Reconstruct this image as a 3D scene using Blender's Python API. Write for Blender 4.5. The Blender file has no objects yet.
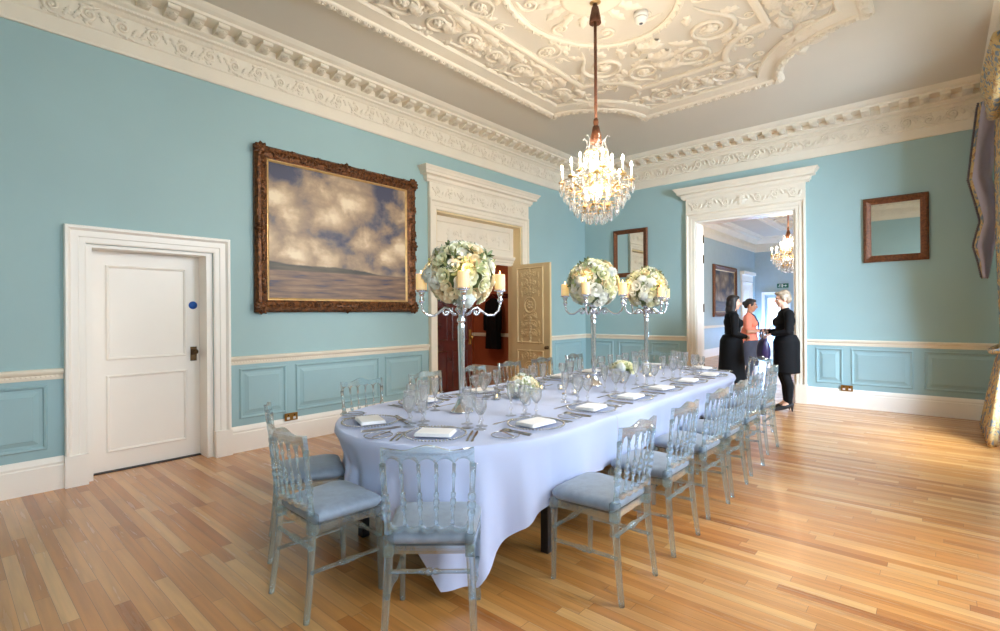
import bpy, math, random
from mathutils import Vector, Matrix, noise
PI = math.pi
rnd = random.Random(7)
scene = bpy.context.scene
C = scene.collection

# ---------------------------------------------------------------- camera
cam_d = bpy.data.cameras.new('camera')
cam = bpy.data.objects.new('camera', cam_d); C.objects.link(cam)
cam_d.sensor_fit = 'HORIZONTAL'; cam_d.sensor_width = 36.0
cam_d.lens = 36.0 * 499.33 / 1000
cam_d.shift_y = -0.00193
cam_d.clip_start = 0.02
cam.matrix_world = (Matrix.Translation((0, 0, 1.45)) @ Matrix.Rotation(0.7218, 4, 'Z')
                    @ Matrix.Rotation(PI / 2, 4, 'X') @ Matrix.Rotation(-0.0074, 4, 'Z'))
scene.camera = cam

# ---------------------------------------------------------------- room numbers
XL, XR, YB, YF, ZC = -5.6, 0.85, -1.0, 9.09, 4.40
WT = 0.30                                   # wall thickness

# ---------------------------------------------------------------- world, light, exposure
w = bpy.data.worlds.new('daylight'); scene.world = w; w.use_nodes = True
bg = w.node_tree.nodes['Background']
_nt = w.node_tree; _tc = _nt.nodes.new('ShaderNodeTexCoord'); _sp = _nt.nodes.new('ShaderNodeSeparateXYZ'); _rp = _nt.nodes.new('ShaderNodeValToRGB')
_nt.links.new(_tc.outputs['Generated'], _sp.inputs[0]); _nt.links.new(_sp.outputs['Z'], _rp.inputs[0]); _nt.links.new(_rp.outputs[0], bg.inputs[0])
_rp.color_ramp.elements[0].position = 0.0; _rp.color_ramp.elements[0].color = (0.16, 0.18, 0.15, 1)       # plain dark ground below the horizon, added to keep light off the ceiling
_rp.color_ramp.elements[1].position = 0.06; _rp.color_ramp.elements[1].color = (0.78, 0.88, 1.0, 1)
bg.inputs[1].default_value = 1.6

def area_light(name, loc, rot, sx, sy, power, col, spread=180):
    d = bpy.data.lights.new(name, 'AREA'); d.shape = 'RECTANGLE'; d.size = sx; d.size_y = sy
    d.energy = power; d.color = col; d.spread = math.radians(spread)
    o = bpy.data.objects.new(name, d); C.objects.link(o); o.location = loc; o.rotation_euler = rot
    return o

WINDOWS = [(-0.55, 0.95), (2.75, 4.25), (6.00, 7.50)]     # y ranges of the three sash windows in wall_right
WZ0, WZ1 = 0.55, 3.45
# daylight from the sky outside each window, plus one added lamp aimed at the far wall
def aimed_light(name, loc, target, sx, sy, power, col, spread):
    o = area_light(name, loc, (0, 0, 0), sx, sy, power, col, spread)
    o.rotation_euler = (Vector(target) - Vector(loc)).to_track_quat('-Z', 'Y').to_euler(); return o
for (a, b), pw in zip(WINDOWS, (185, 280, 220)):
    area_light('window_daylight', (XR + 1.0, (a + b) / 2, 2.75), (0, PI / 2 - 0.40, 0), 2.8, 1.8, pw, (0.80, 0.90, 1.0), 165)
aimed_light('window_daylight', (XR + 1.5, 5.5, 2.7), (-1.0, 9.0, 1.4), 1.8, 2.4, 820, (0.64, 0.81, 1.0), 150)  # extra lamp added outside the far window to brighten the far wall
area_light('next_room_daylight', (-0.4, 15.0, 2.2), (0, PI / 2, 0), 2.6, 4.0, 150, (0.84, 0.92, 1.0))

vs = scene.view_settings
scene.display_settings.display_device = 'sRGB'
vs.view_transform = 'Standard'; vs.look = 'None'; vs.gamma = 1.0; vs.use_curve_mapping = False
vs.exposure = 0.22
cy = scene.cycles
cy.max_bounces = 12; cy.diffuse_bounces = 6; cy.glossy_bounces = 5; cy.transmission_bounces = 10
cy.transparent_max_bounces = 40; cy.caustics_reflective = False; cy.caustics_refractive = False
cy.sample_clamp_indirect = 6.0; cy.use_denoising = True

# ---------------------------------------------------------------- materials
def lin(c):
    c = c / 255.0
    return c / 12.92 if c <= 0.04045 else ((c + 0.055) / 1.055) ** 2.4
def rgb(r, g, b): return (lin(r), lin(g), lin(b), 1.0)

def new_mat(name):
    m = bpy.data.materials.new(name); m.use_nodes = True
    nt = m.node_tree; b = nt.nodes['Principled BSDF']
    return m, nt, b
def N(nt, kind, **kw):
    n = nt.nodes.new(kind)
    for k, v in kw.items(): setattr(n, k, v)
    return n
def ramp(nt, stops, interp='LINEAR'):
    r = N(nt, 'ShaderNodeValToRGB'); e = r.color_ramp.elements; r.color_ramp.interpolation = interp
    while len(e) < len(stops): e.new(0.5)
    for el, (p, c) in zip(e, stops): el.position = p; el.color = c
    return r
def plain(name, col, rough=0.5, metal=0.0, var=0.06, scale=6.0, bump=0.0, bscale=40.0, coat=0.0, spec=0.5, sheen=0.0):
    m, nt, b = new_mat(name)
    tc = N(nt, 'ShaderNodeTexCoord'); nz = N(nt, 'ShaderNodeTexNoise')
    nz.inputs['Scale'].default_value = scale; nz.inputs['Detail'].default_value = 4
    nt.links.new(tc.outputs['Object'], nz.inputs['Vector'])
    lo = tuple(max(0, c * (1 - var)) for c in col[:3]) + (1,); hi = tuple(min(1, c * (1 + var)) for c in col[:3]) + (1,)
    r = ramp(nt, [(0.3, lo), (0.7, hi)]); nt.links.new(nz.outputs['Fac'], r.inputs[0])
    nt.links.new(r.outputs[0], b.inputs['Base Color'])
    b.inputs['Roughness'].default_value = rough; b.inputs['Metallic'].default_value = metal
    b.inputs['Coat Weight'].default_value = coat; b.inputs['Specular IOR Level'].default_value = spec
    b.inputs['Sheen Weight'].default_value = sheen
    if bump:
        n2 = N(nt, 'ShaderNodeTexNoise'); n2.inputs['Scale'].default_value = bscale; n2.inputs['Detail'].default_value = 5
        nt.links.new(tc.outputs['Object'], n2.inputs['Vector'])
        bp = N(nt, 'ShaderNodeBump'); bp.inputs['Strength'].default_value = bump; bp.inputs['Distance'].default_value = 0.01
        nt.links.new(n2.outputs['Fac'], bp.inputs['Height']); nt.links.new(bp.outputs[0], b.inputs['Normal'])
    return m
def emis(name, col, strength):
    m, nt, b = new_mat(name)
    b.inputs['Base Color'].default_value = col
    b.inputs['Emission Color'].default_value = col; b.inputs['Emission Strength'].default_value = strength
    return m
def clear_glass(name, tint, see=0.55, ior=1.45, rough=0.02, tint2=None, body=0.0):
    """clear cast resin / crystal: part refracting glass, part straight see-through"""
    m, nt, b = new_mat(name); nt.nodes.remove(b)
    out = nt.nodes['Material Output']
    g = N(nt, 'ShaderNodeBsdfGlass'); g.inputs['Color'].default_value = tint
    g.inputs['IOR'].default_value = ior; g.inputs['Roughness'].default_value = rough
    t = N(nt, 'ShaderNodeBsdfTransparent'); t.inputs['Color'].default_value = tint2 or tint
    mx = N(nt, 'ShaderNodeMixShader'); mx.inputs[0].default_value = see
    nt.links.new(g.outputs[0], mx.inputs[1]); nt.links.new(t.outputs[0], mx.inputs[2])
    if body:
        df = N(nt, 'ShaderNodeBsdfDiffuse'); df.inputs['Color'].default_value = tint
        tl = N(nt, 'ShaderNodeBsdfTranslucent'); tl.inputs['Color'].default_value = tint
        ad = N(nt, 'ShaderNodeMixShader'); nt.links.new(df.outputs[0], ad.inputs[1]); nt.links.new(tl.outputs[0], ad.inputs[2])
        m2 = N(nt, 'ShaderNodeMixShader'); m2.inputs[0].default_value = body
        nt.links.new(mx.outputs[0], m2.inputs[1]); nt.links.new(ad.outputs[0], m2.inputs[2]); mx = m2
    nt.links.new(mx.outputs[0], out.inputs['Surface'])
    return m

M = {}
M['wall'] = plain('blue_wall_paint', rgb(156, 185, 187), 0.55, var=0.03, scale=1.2, bump=0.03, bscale=60)
M['dado'] = plain('blue_dado_paint', rgb(150, 182, 188), 0.45, var=0.03, scale=2)
M['cream'] = plain('cream_plaster', rgb(232, 222, 204), 0.6, var=0.03, scale=3)
M['ceil'] = plain('ceiling_paint', rgb(214, 206, 192), 0.7, var=0.02, scale=1)
M['white'] = plain('white_gloss_paint', rgb(245, 240, 232), 0.35, var=0.02, scale=2)
M['ivory'] = plain('ivory_door_paint', rgb(226, 205, 160), 0.4, var=0.04, scale=3)
M['gilt'] = plain('aged_gilt', rgb(98, 58, 26), 0.38, 0.5, var=0.85, scale=34, bump=0.3, bscale=90)
M['bright_gilt'] = plain('bright_gilt', rgb(200, 164, 108), 0.35, 0.6, var=0.15, scale=20)
M['brown_gilt'] = plain('brown_gilt_frame', rgb(108, 62, 32), 0.4, 0.3, var=0.5, scale=40, bump=0.3, bscale=80)
M['mahogany'] = plain('mahogany', rgb(74, 22, 16), 0.25, var=0.3, scale=5, coat=0.4)
M['terracotta'] = plain('terracotta_wall', rgb(170, 90, 56), 0.6, var=0.04)
M['brass'] = plain('aged_brass', rgb(170, 126, 62), 0.3, 0.9, var=0.1)
M['dark_brass'] = plain('dark_brass', rgb(92, 70, 44), 0.35, 0.8, var=0.1)
M['silver'] = plain('polished_silver', rgb(228, 229, 233), 0.14, 1.0, var=0.04)
M['cutlery'] = plain('silver_cutlery', rgb(190, 186, 180), 0.2, 1.0, var=0.08)
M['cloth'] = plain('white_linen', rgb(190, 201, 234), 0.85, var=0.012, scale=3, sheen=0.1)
M['napkin'] = plain('white_napkin', rgb(244, 243, 244), 0.85, var=0.01)
M['cushion'] = plain('grey_blue_cushion', rgb(126, 141, 160), 0.55, var=0.14, scale=22, bump=0.22, bscale=30, sheen=0.3)
M['resin'] = clear_glass('clear_resin', (0.86, 0.95, 0.99, 1), 0.45, 1.47, 0.01, (0.90, 0.97, 0.99, 1), 0.10)
M['crystal'] = clear_glass('crystal', (0.98, 0.99, 1, 1), 0.40, 1.5, 0.0, None, 0.16)
M['glassware'] = clear_glass('glassware', (1, 1, 1, 1), 0.66, 1.45, 0.0, None, 0.03)
M['plate_glass'] = clear_glass('plate_glass', (0.97, 0.98, 1, 1), 0.88, 1.45, 0.0, None, 0.05)
M['pane'] = clear_glass('window_pane', (1, 1, 1, 1), 0.92, 1.45, 0.0)
M['black'] = plain('black_metal', rgb(22, 22, 26), 0.4)
M['wax'] = plain('ivory_wax', rgb(248, 226, 184), 0.5, var=0.02)
_b = M['wax'].node_tree.nodes['Principled BSDF']; _b.inputs['Subsurface Weight'].default_value = 0.4
_b.inputs['Subsurface Radius'].default_value = (0.05, 0.025, 0.01)
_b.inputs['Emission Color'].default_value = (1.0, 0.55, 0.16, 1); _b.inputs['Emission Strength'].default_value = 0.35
M['flame'] = emis('flame', (1.0, 0.66, 0.25, 1), 8.0)
M['bulb'] = emis('bulb', (1.0, 0.86, 0.66, 1), 60.0)
M['candle_tube'] = plain('candle_tube', rgb(250, 240, 220), 0.4)
M['rose'] = plain('ivory_rose', rgb(250, 246, 214), 0.6, var=0.08, scale=25)
M['rose_white'] = plain('white_rose', rgb(252, 250, 240), 0.6, var=0.05, scale=25)
M['rose_peach'] = plain('peach_rose', rgb(248, 232, 196), 0.6, var=0.06, scale=25)
M['hydrangea'] = plain('pale_hydrangea', rgb(226, 232, 226), 0.6, var=0.10, scale=40)
M['leaf'] = plain('green_leaf', rgb(116, 132, 84), 0.5, var=0.3, scale=20)
M['leaf_light'] = plain('pale_green_leaf', rgb(172, 182, 128), 0.5, var=0.25, scale=20)
M['skin'] = plain('skin', rgb(222, 172, 146), 0.5, var=0.03)
M['skin_tan'] = plain('warm_skin', rgb(196, 138, 106), 0.5, var=0.03)
M['black_cloth'] = plain('black_cloth', rgb(9, 9, 12), 0.85, var=0.2, spec=0.25)
M['dark_cloth'] = plain('charcoal_cloth', rgb(64, 64, 76), 0.8, var=0.2)
M['coral'] = plain('coral_cloth', rgb(238, 136, 108), 0.75, var=0.05)
M['dark_hair'] = plain('dark_brown_hair', rgb(24, 15, 13), 0.6, var=0.3, scale=30)
M['ash_hair'] = plain('ash_blond_hair', rgb(160, 140, 118), 0.45, var=0.35, scale=40)
M['eye_white'] = plain('eye_white', rgb(235, 232, 228), 0.3)
M['lip'] = plain('lip', rgb(176, 88, 82), 0.45)
M['aubergine'] = plain('aubergine_leather', rgb(44, 34, 74), 0.35, var=0.2)
M['paper'] = plain('white_paper', rgb(240, 240, 238), 0.7, var=0.01)
M['sign_blue'] = plain('blue_sign', rgb(18, 84, 170), 0.4)
M['sign_green'] = plain('green_sign', rgb(20, 92, 70), 0.4)
M['rope'] = plain('brown_rope', rgb(92, 52, 26), 0.6, var=0.25, scale=60)
M['plastic'] = plain('white_plastic', rgb(230, 226, 218), 0.4)
M['next_wall'] = plain('pale_blue_wall', rgb(168, 186, 192), 0.55, var=0.03)
M['mirror'] = plain('mirror_silver', rgb(225, 228, 224), 0.02, 1.0, var=0.0)
M['lilac'] = plain('lilac_lining', rgb(222, 216, 230), 0.7, var=0.03)
M['fringe'] = plain('beaded_fringe', rgb(96, 88, 96), 0.6, var=0.6, scale=60)
M['blue_glow'] = emis('blue_uplight', (0.30, 0.55, 1.0, 1), 6.0)
M['daylit_pane'] = emis('daylit_pane', (0.80, 0.90, 1.0, 1), 3.0)

def floor_material():
    m, nt, b = new_mat('oak_boards')
    tc = N(nt, 'ShaderNodeTexCoord'); L = nt.links.new
    def mth(op, a, bb=None, c=None):
        n = N(nt, 'ShaderNodeMath', operation=op)
        for k, v in ((0, a), (1, bb), (2, c)):
            if v is None: continue
            if isinstance(v, (int, float)): n.inputs[k].default_value = v
            else: L(v, n.inputs[k])
        return n.outputs[0]
    sep = N(nt, 'ShaderNodeSeparateXYZ'); L(tc.outputs['Object'], sep.inputs[0])
    # boards run along x; every row is shifted and cut at its own places
    yr = mth('DIVIDE', sep.outputs['Y'], 0.066); row = mth('FLOOR', yr)
    w1 = N(nt, 'ShaderNodeTexWhiteNoise', noise_dimensions='1D'); L(row, w1.inputs['W'])
    xr = mth('MULTIPLY_ADD', w1.outputs['Value'], 9.7, mth('DIVIDE', sep.outputs['X'], 1.05)); col = mth('FLOOR', xr)
    cv = N(nt, 'ShaderNodeCombineXYZ'); L(row, cv.inputs[0]); L(col, cv.inputs[1])
    w2 = N(nt, 'ShaderNodeTexWhiteNoise', noise_dimensions='2D'); L(cv.outputs[0], w2.inputs['Vector'])
    def seam(v, wdt): return mth('LESS_THAN', mth('SUBTRACT', 0.5, mth('ABSOLUTE', mth('SUBTRACT', mth('FRACT', v), 0.5))), wdt)
    gap = mth('MAXIMUM', seam(yr, 0.014), seam(xr, 0.0011))
    mp = N(nt, 'ShaderNodeMapping'); mp.inputs['Scale'].default_value = (1.6, 30, 1); L(tc.outputs['Object'], mp.inputs['Vector'])
    add = N(nt, 'ShaderNodeVectorMath', operation='MULTIPLY_ADD'); add.inputs[1].default_value = (37, 11, 5)
    L(w2.outputs['Color'], add.inputs[0]); L(mp.outputs[0], add.inputs[2])
    g = N(nt, 'ShaderNodeTexNoise'); g.inputs['Scale'].default_value = 1.0; g.inputs['Detail'].default_value = 6; L(add.outputs[0], g.inputs['Vector'])
    tone = ramp(nt, [(0.0, rgb(172, 106, 50)), (0.12, rgb(192, 126, 62)), (0.5, rgb(203, 139, 71)), (0.88, rgb(211, 151, 84)), (1.0, rgb(222, 170, 106))])
    L(w2.outputs['Value'], tone.inputs[0])
    gr = ramp(nt, [(0.30, (0.68, 0.66, 0.64, 1)), (0.62, (1.06, 1.06, 1.06, 1))]); L(g.outputs['Fac'], gr.inputs[0])
    mul = N(nt, 'ShaderNodeMix', data_type='RGBA', blend_type='MULTIPLY'); mul.inputs[0].default_value = 0.75
    L(tone.outputs[0], mul.inputs[6]); L(gr.outputs[0], mul.inputs[7])
    mo = N(nt, 'ShaderNodeMix', data_type='RGBA'); mo.inputs[7].default_value = rgb(104, 60, 30)
    L(mth('MULTIPLY', gap, 0.8), mo.inputs[0]); L(mul.outputs[2], mo.inputs[6]); L(mo.outputs[2], b.inputs['Base Color'])
    # satin varnish, worn unevenly from board to board, over smoother grain
    rr = ramp(nt, [(0.2, (0.30, 0.30, 0.30, 1)), (0.8, (0.20, 0.20, 0.20, 1))]); L(g.outputs['Fac'], rr.inputs[0]); L(rr.outputs[0], b.inputs['Roughness'])
    b.inputs['Specular IOR Level'].default_value = 0.35
    cw = ramp(nt, [(0.0, (0.5, 0.5, 0.5, 1)), (1.0, (0.9, 0.9, 0.9, 1))]); L(w2.outputs['Value'], cw.inputs[0]); L(cw.outputs[0], b.inputs['Coat Weight'])
    b.inputs['Coat IOR'].default_value = 1.75; b.inputs['Coat Roughness'].default_value = 0.40
    bp = N(nt, 'ShaderNodeBump'); bp.inputs['Strength'].default_value = 0.10; bp.inputs['Distance'].default_value = 0.004
    L(g.outputs['Fac'], bp.inputs['Height']); L(bp.outputs[0], b.inputs['Normal'])
    return m
M['floor'] = floor_material()

def painting_material(name, wid, hei, dark=False):
    """clouded sky over a sandy shore, painted by noise; object X across, Z up, origin at the middle"""
    m, nt, b = new_mat(name); L = nt.links.new
    tc = N(nt, 'ShaderNodeTexCoord')
    sep = N(nt, 'ShaderNodeSeparateXYZ'); L(tc.outputs['Object'], sep.inputs[0])
    def math_(op, a, bb=None, clamp=False):
        n = N(nt, 'ShaderNodeMath', operation=op); n.use_clamp = clamp
        for k, v in ((0, a), (1, bb)):
            if v is None: continue
            if isinstance(v, (int, float)): n.inputs[k].default_value = v
            else: L(v, n.inputs[k])
        return n.outputs[0]
    mp = N(nt, 'ShaderNodeMapping'); mp.inputs['Scale'].default_value = (1.25, 1, 1.75); mp.inputs['Location'].default_value = (5.1, 0, 1.51)
    L(tc.outputs['Object'], mp.inputs[0])
    n1 = N(nt, 'ShaderNodeTexNoise'); n1.inputs['Scale'].default_value = 1.3; n1.inputs['Detail'].default_value = 9
    n1.inputs['Roughness'].default_value = 0.58; n1.inputs['Distortion'].default_value = 0.25; L(mp.outputs[0], n1.inputs['Vector'])
    # billows: rounded cells bent by the noise
    wv = N(nt, 'ShaderNodeVectorMath', operation='MULTIPLY_ADD'); wv.inputs[1].default_value = (0.9, 0.9, 0.9); L(n1.outputs['Color'], wv.inputs[0]); L(mp.outputs[0], wv.inputs[2])
    vo = N(nt, 'ShaderNodeTexVoronoi', feature='SMOOTH_F1'); vo.inputs['Scale'].default_value = 1.6; vo.inputs['Smoothness'].default_value = 0.18; L(wv.outputs[0], vo.inputs['Vector'])
    # fine brush marks
    n3 = N(nt, 'ShaderNodeTexNoise'); n3.inputs['Scale'].default_value = 14; n3.inputs['Detail'].default_value = 3; L(tc.outputs['Object'], n3.inputs['Vector'])
    sky = ramp(nt, [(0.18, rgb(62, 64, 86)), (0.26, rgb(100, 94, 100)), (0.34, rgb(136, 116, 102)), (0.48, rgb(170, 145, 118)), (0.60, rgb(200, 174, 142)), (0.74, rgb(230, 212, 182))])
    up = math_('MULTIPLY', math_('MAXIMUM', math_('ADD', sep.outputs['Z'], -0.30 * hei), 0.0), -0.55)
    bill = math_('MULTIPLY', math_('SUBTRACT', 0.40, vo.outputs['Distance']), 0.85)
    f = math_('ADD', math_('ADD', math_('MULTIPLY', math_('SUBTRACT', n1.outputs['Fac'], 0.5), 0.80), bill), 0.555)
    f = math_('ADD', f, math_('MULTIPLY', math_('SUBTRACT', n3.outputs['Fac'], 0.5), 0.17)); f = math_('ADD', f, up); L(f, sky.inputs[0])
    mp2 = N(nt, 'ShaderNodeMapping'); mp2.inputs['Scale'].default_value = (1.6, 1, 16); L(tc.outputs['Object'], mp2.inputs[0])
    n2 = N(nt, 'ShaderNodeTexNoise'); n2.inputs['Scale'].default_value = 1.6; n2.inputs['Detail'].default_value = 6; L(mp2.outputs[0], n2.inputs['Vector'])
    land = ramp(nt, [(0.33, rgb(66, 64, 84)), (0.40, rgb(106, 86, 78)), (0.55, rgb(134, 106, 86)), (0.72, rgb(156, 128, 104))])
    L(n2.outputs['Fac'], land.inputs[0])
    hillc = ramp(nt, [(0.35, rgb(58, 56, 52)), (0.65, rgb(98, 88, 72))]); L(n2.outputs['Fac'], hillc.inputs[0])
    # horizon and the hill that drops away to the right
    hz = -0.235 * hei
    hill = math_('ADD', math_('MULTIPLY', sep.outputs['X'], -0.055), hz + 0.05)
    hill = math_('ADD', hill, math_('MULTIPLY', math_('SUBTRACT', n1.outputs['Fac'], 0.5), 0.12))
    s1 = math_('MULTIPLY', math_('SUBTRACT', hill, sep.outputs['Z']), 60, True)
    s2 = math_('MULTIPLY', math_('SUBTRACT', hz, sep.outputs['Z']), 60, True)
    a = N(nt, 'ShaderNodeMix', data_type='RGBA'); L(s1, a.inputs[0]); L(sky.outputs[0], a.inputs[6]); L(hillc.outputs[0], a.inputs[7])
    c = N(nt, 'ShaderNodeMix', data_type='RGBA'); L(s2, c.inputs[0]); L(a.outputs[2], c.inputs[6]); L(land.outputs[0], c.inputs[7])
    src = c.outputs[2]
    if dark:
        d = N(nt, 'ShaderNodeMix', data_type='RGBA', blend_type='MULTIPLY'); d.inputs[0].default_value = 1.0
        d.inputs[7].default_value = (0.45, 0.42, 0.42, 1); L(src, d.inputs[6]); src = d.outputs[2]
    L(src, b.inputs['Base Color']); b.inputs['Roughness'].default_value = 0.45
    return m

def translucent_cloth(m, amount):
    nt = m.node_tree; b = nt.nodes['Principled BSDF']; out = nt.nodes['Material Output']
    t = N(nt, 'ShaderNodeBsdfTranslucent'); mx = N(nt, 'ShaderNodeMixShader'); mx.inputs[0].default_value = amount
    nt.links.new(b.inputs['Base Color'].links[0].from_socket, t.inputs['Color'])
    nt.links.new(b.outputs[0], mx.inputs[1]); nt.links.new(t.outputs[0], mx.inputs[2]); nt.links.new(mx.outputs[0], out.inputs['Surface'])
translucent_cloth(M['lilac'], 0.6)
def damask_material():
    m, nt, b = new_mat('damask_curtain'); L = nt.links.new
    tc = N(nt, 'ShaderNodeTexCoord')
    mp = N(nt, 'ShaderNodeMapping'); mp.inputs['Scale'].default_value = (6, 6, 4); L(tc.outputs['Object'], mp.inputs[0])
    n1 = N(nt, 'ShaderNodeTexNoise'); n1.inputs['Scale'].default_value = 1.4; n1.inputs['Distortion'].default_value = 2.2; n1.inputs['Detail'].default_value = 2
    L(mp.outputs[0], n1.inputs['Vector'])
    r = ramp(nt, [(0.36, rgb(122, 142, 166)), (0.44, rgb(150, 160, 168)), (0.47, rgb(220, 188, 120)), (0.56, rgb(228, 204, 150)), (0.62, rgb(198, 150, 84)), (0.72, rgb(140, 126, 140))])
    L(n1.outputs['Fac'], r.inputs[0]); L(r.outputs[0], b.inputs['Base Color'])
    b.inputs['Roughness'].default_value = 0.6; b.inputs['Sheen Weight'].default_value = 0.3
    return m
M['damask'] = damask_material(); translucent_cloth(M['damask'], 0.35)

# ---------------------------------------------------------------- mesh builder
class MB:
    """collects shapes, then links them as ONE mesh object"""
    def __init__(s): s.v = []; s.f = []; s.sm = []
    def add(s, vs, fs, smooth=False, mx=None):
        o = len(s.v)
        if mx is not None: vs = [mx @ Vector(v) for v in vs]
        s.v.extend([tuple(v) for v in vs]); s.f.extend([tuple(i + o for i in f) for f in fs]); s.sm.extend([smooth] * len(fs))
        return s
    def merge(s, other, mx=None):
        o = len(s.v)
        s.v.extend([tuple(mx @ Vector(v)) for v in other.v] if mx is not None else other.v)
        s.f.extend([tuple(i + o for i in f) for f in other.f]); s.sm.extend(other.sm); return s
    def box(s, x0, x1, y0, y1, z0, z1, mx=None):
        v = [(x, y, z) for x in (x0, x1) for y in (y0, y1) for z in (z0, z1)]
        f = [(0, 1, 3, 2), (4, 6, 7, 5), (0, 4, 5, 1), (2, 3, 7, 6), (0, 2, 6, 4), (1, 5, 7, 3)]
        return s.add(v, f, False, mx)
    def chamfer_box(s, x0, x1, y0, y1, z0, z1, c=0.005, mx=None):
        v = []; f = []
        for (z, i) in ((z0, c), (z0 + c, 0), (z1 - c, 0), (z1, c)):
            j = c if i == 0 else c
            v += [(x0 + i, y0 + i + (0 if i else j * 0), z), (x1 - i, y0 + i, z), (x1 - i, y1 - i, z), (x0 + i, y1 - i, z)]
        for k in range(3):
            for a in range(4): b = (a + 1) % 4; f.append((k * 4 + a, k * 4 + b, k * 4 + 4 + b, k * 4 + 4 + a))
        f += [(3, 2, 1, 0), (12, 13, 14, 15)]
        return s.add(v, f, False, mx)
    def lathe(s, prof, seg=16, mx=None, smooth=True, cap=True):
        v = []; f = []; n = len(prof)
        for (r, z) in prof:
            for k in range(seg):
                a = 2 * PI * k / seg; v.append((r * math.cos(a), r * math.sin(a), z))
        for i in range(n - 1):
            for k in range(seg):
                b = (k + 1) % seg; f.append((i * seg + k, i * seg + b, (i + 1) * seg + b, (i + 1) * seg + k))
        if cap:
            if prof[0][0] > 1e-5: f.append(tuple(reversed(range(seg))))
            if prof[-1][0] > 1e-5: f.append(tuple(range((n - 1) * seg, n * seg)))
        return s.add(v, f, smooth, mx)
    def tube(s, pts, rad, seg=8, cap=True, mx=None, smooth=True, squash=None):
        pts = [Vector(p) for p in pts]; n = len(pts)
        rs = rad if isinstance(rad, (list, tuple)) else [rad] * n
        v = []; f = []; up = None
        for i, p in enumerate(pts):
            t = (pts[min(i + 1, n - 1)] - pts[max(i - 1, 0)])
            if t.length < 1e-9: t = Vector((0, 0, 1))
            t.normalize()
            if up is None: up = t.orthogonal().normalized()
            else:
                up = (up - t * up.dot(t))
                up = up.normalized() if up.length > 1e-6 else t.orthogonal().normalized()
            sd = t.cross(up)
            for k in range(seg):
                a = 2 * PI * k / seg; v.append(p + (up * math.cos(a) + sd * math.sin(a)) * rs[i])
        for i in range(n - 1):
            for k in range(seg):
                b = (k + 1) % seg; f.append((i * seg + k, i * seg + b, (i + 1) * seg + b, (i + 1) * seg + k))
        if cap: f += [tuple(reversed(range(seg))), tuple(range((n - 1) * seg, n * seg))]
        return s.add(v, f, smooth, mx)
    def ball(s, c, r, seg=12, rings=8, mx=None):
        rx, ry, rz = r if isinstance(r, (list, tuple)) else (r, r, r)
        v = [(c[0], c[1], c[2] - rz)]; f = []
        for i in range(1, rings):
            a = -PI / 2 + PI * i / rings
            for k in range(seg):
                b = 2 * PI * k / seg
                v.append((c[0] + rx * math.cos(a) * math.cos(b), c[1] + ry * math.cos(a) * math.sin(b), c[2] + rz * math.sin(a)))
        v.append((c[0], c[1], c[2] + rz)); top = len(v) - 1
        for k in range(seg):
            b = (k + 1) % seg; f.append((0, 1 + b, 1 + k)); f.append((top, top - seg + k, top - seg + b))
            for i in range(rings - 2):
                o = 1 + i * seg; f.append((o + k, o + b, o + seg + b, o + seg + k))
        return s.add(v, f, True, mx)
    def prism(s, poly, z0, z1, mx=None, smooth=False):
        n = len(poly)
        v = [(x, y, z0) for x, y in poly] + [(x, y, z1) for x, y in poly]
        f = [tuple(reversed(range(n))), tuple(range(n, 2 * n))] + [(i, (i + 1) % n, n + (i + 1) % n, n + i) for i in range(n)]
        return s.add(v, f, smooth, mx)
    def sweep(s, path, prof, closed=False, mx=None, smooth=False, capends=True):
        """profile (offset to the LEFT of travel, height) carried along a plane path with mitres"""
        n = len(path); v = []; f = []; m = len(prof)
        for i in range(n):
            p = Vector(path[i])
            def dirn(a, b):
                d = Vector(path[b]) - Vector(path[a]); return d.normalized()
            d0 = dirn(i - 1, i) if (closed or i > 0) else None
            d1 = dirn(i, (i + 1) % n) if (closed or i < n - 1) else None
            if d0 is None: d0 = d1
            if d1 is None: d1 = d0
            n0 = Vector((-d0.y, d0.x)); n1 = Vector((-d1.y, d1.x)); b = n0 + n1
            if b.length < 1e-6: b = n0.copy()
            b.normalize(); k = 1.0 / max(0.35, b.dot(n0))
            for (o, h) in prof: q = p + b * (o * k); v.append((q.x, q.y, h))
        for i in range(n if closed else n - 1):
            j = (i + 1) % n
            for a in range(m - 1): f.append((i * m + a, j * m + a, j * m + a + 1, i * m + a + 1))
        if not closed and capends: f += [tuple(range(m)), tuple(reversed(range((n - 1) * m, n * m)))]
        return s.add(v, f, smooth, mx)
    def grid(s, rows, smooth=True, wrap=False, mx=None):
        nr = len(rows); nc = len(rows[0]); v = [p for r in rows for p in r]; f = []
        for i in range(nr - 1):
            for k in range(nc if wrap else nc - 1):
                b = (k + 1) % nc; f.append((i * nc + k, i * nc + b, (i + 1) * nc + b, (i + 1) * nc + k))
        return s.add(v, f, smooth, mx)
    def mesh(s, name, mat):
        me = bpy.data.meshes.new(name); me.from_pydata(s.v, [], s.f)
        me.polygons.foreach_set('use_smooth', s.sm); me.materials.append(mat); me.update()
        return me
    def build(s, name, mat, parent=None, loc=None, rz=0.0):
        o = bpy.data.objects.new(name, s.mesh(name, mat)); C.objects.link(o)
        if parent is not None: o.parent = parent
        if loc is not None: o.location = loc
        if rz: o.rotation_euler = (0, 0, rz)
        return o

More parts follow.
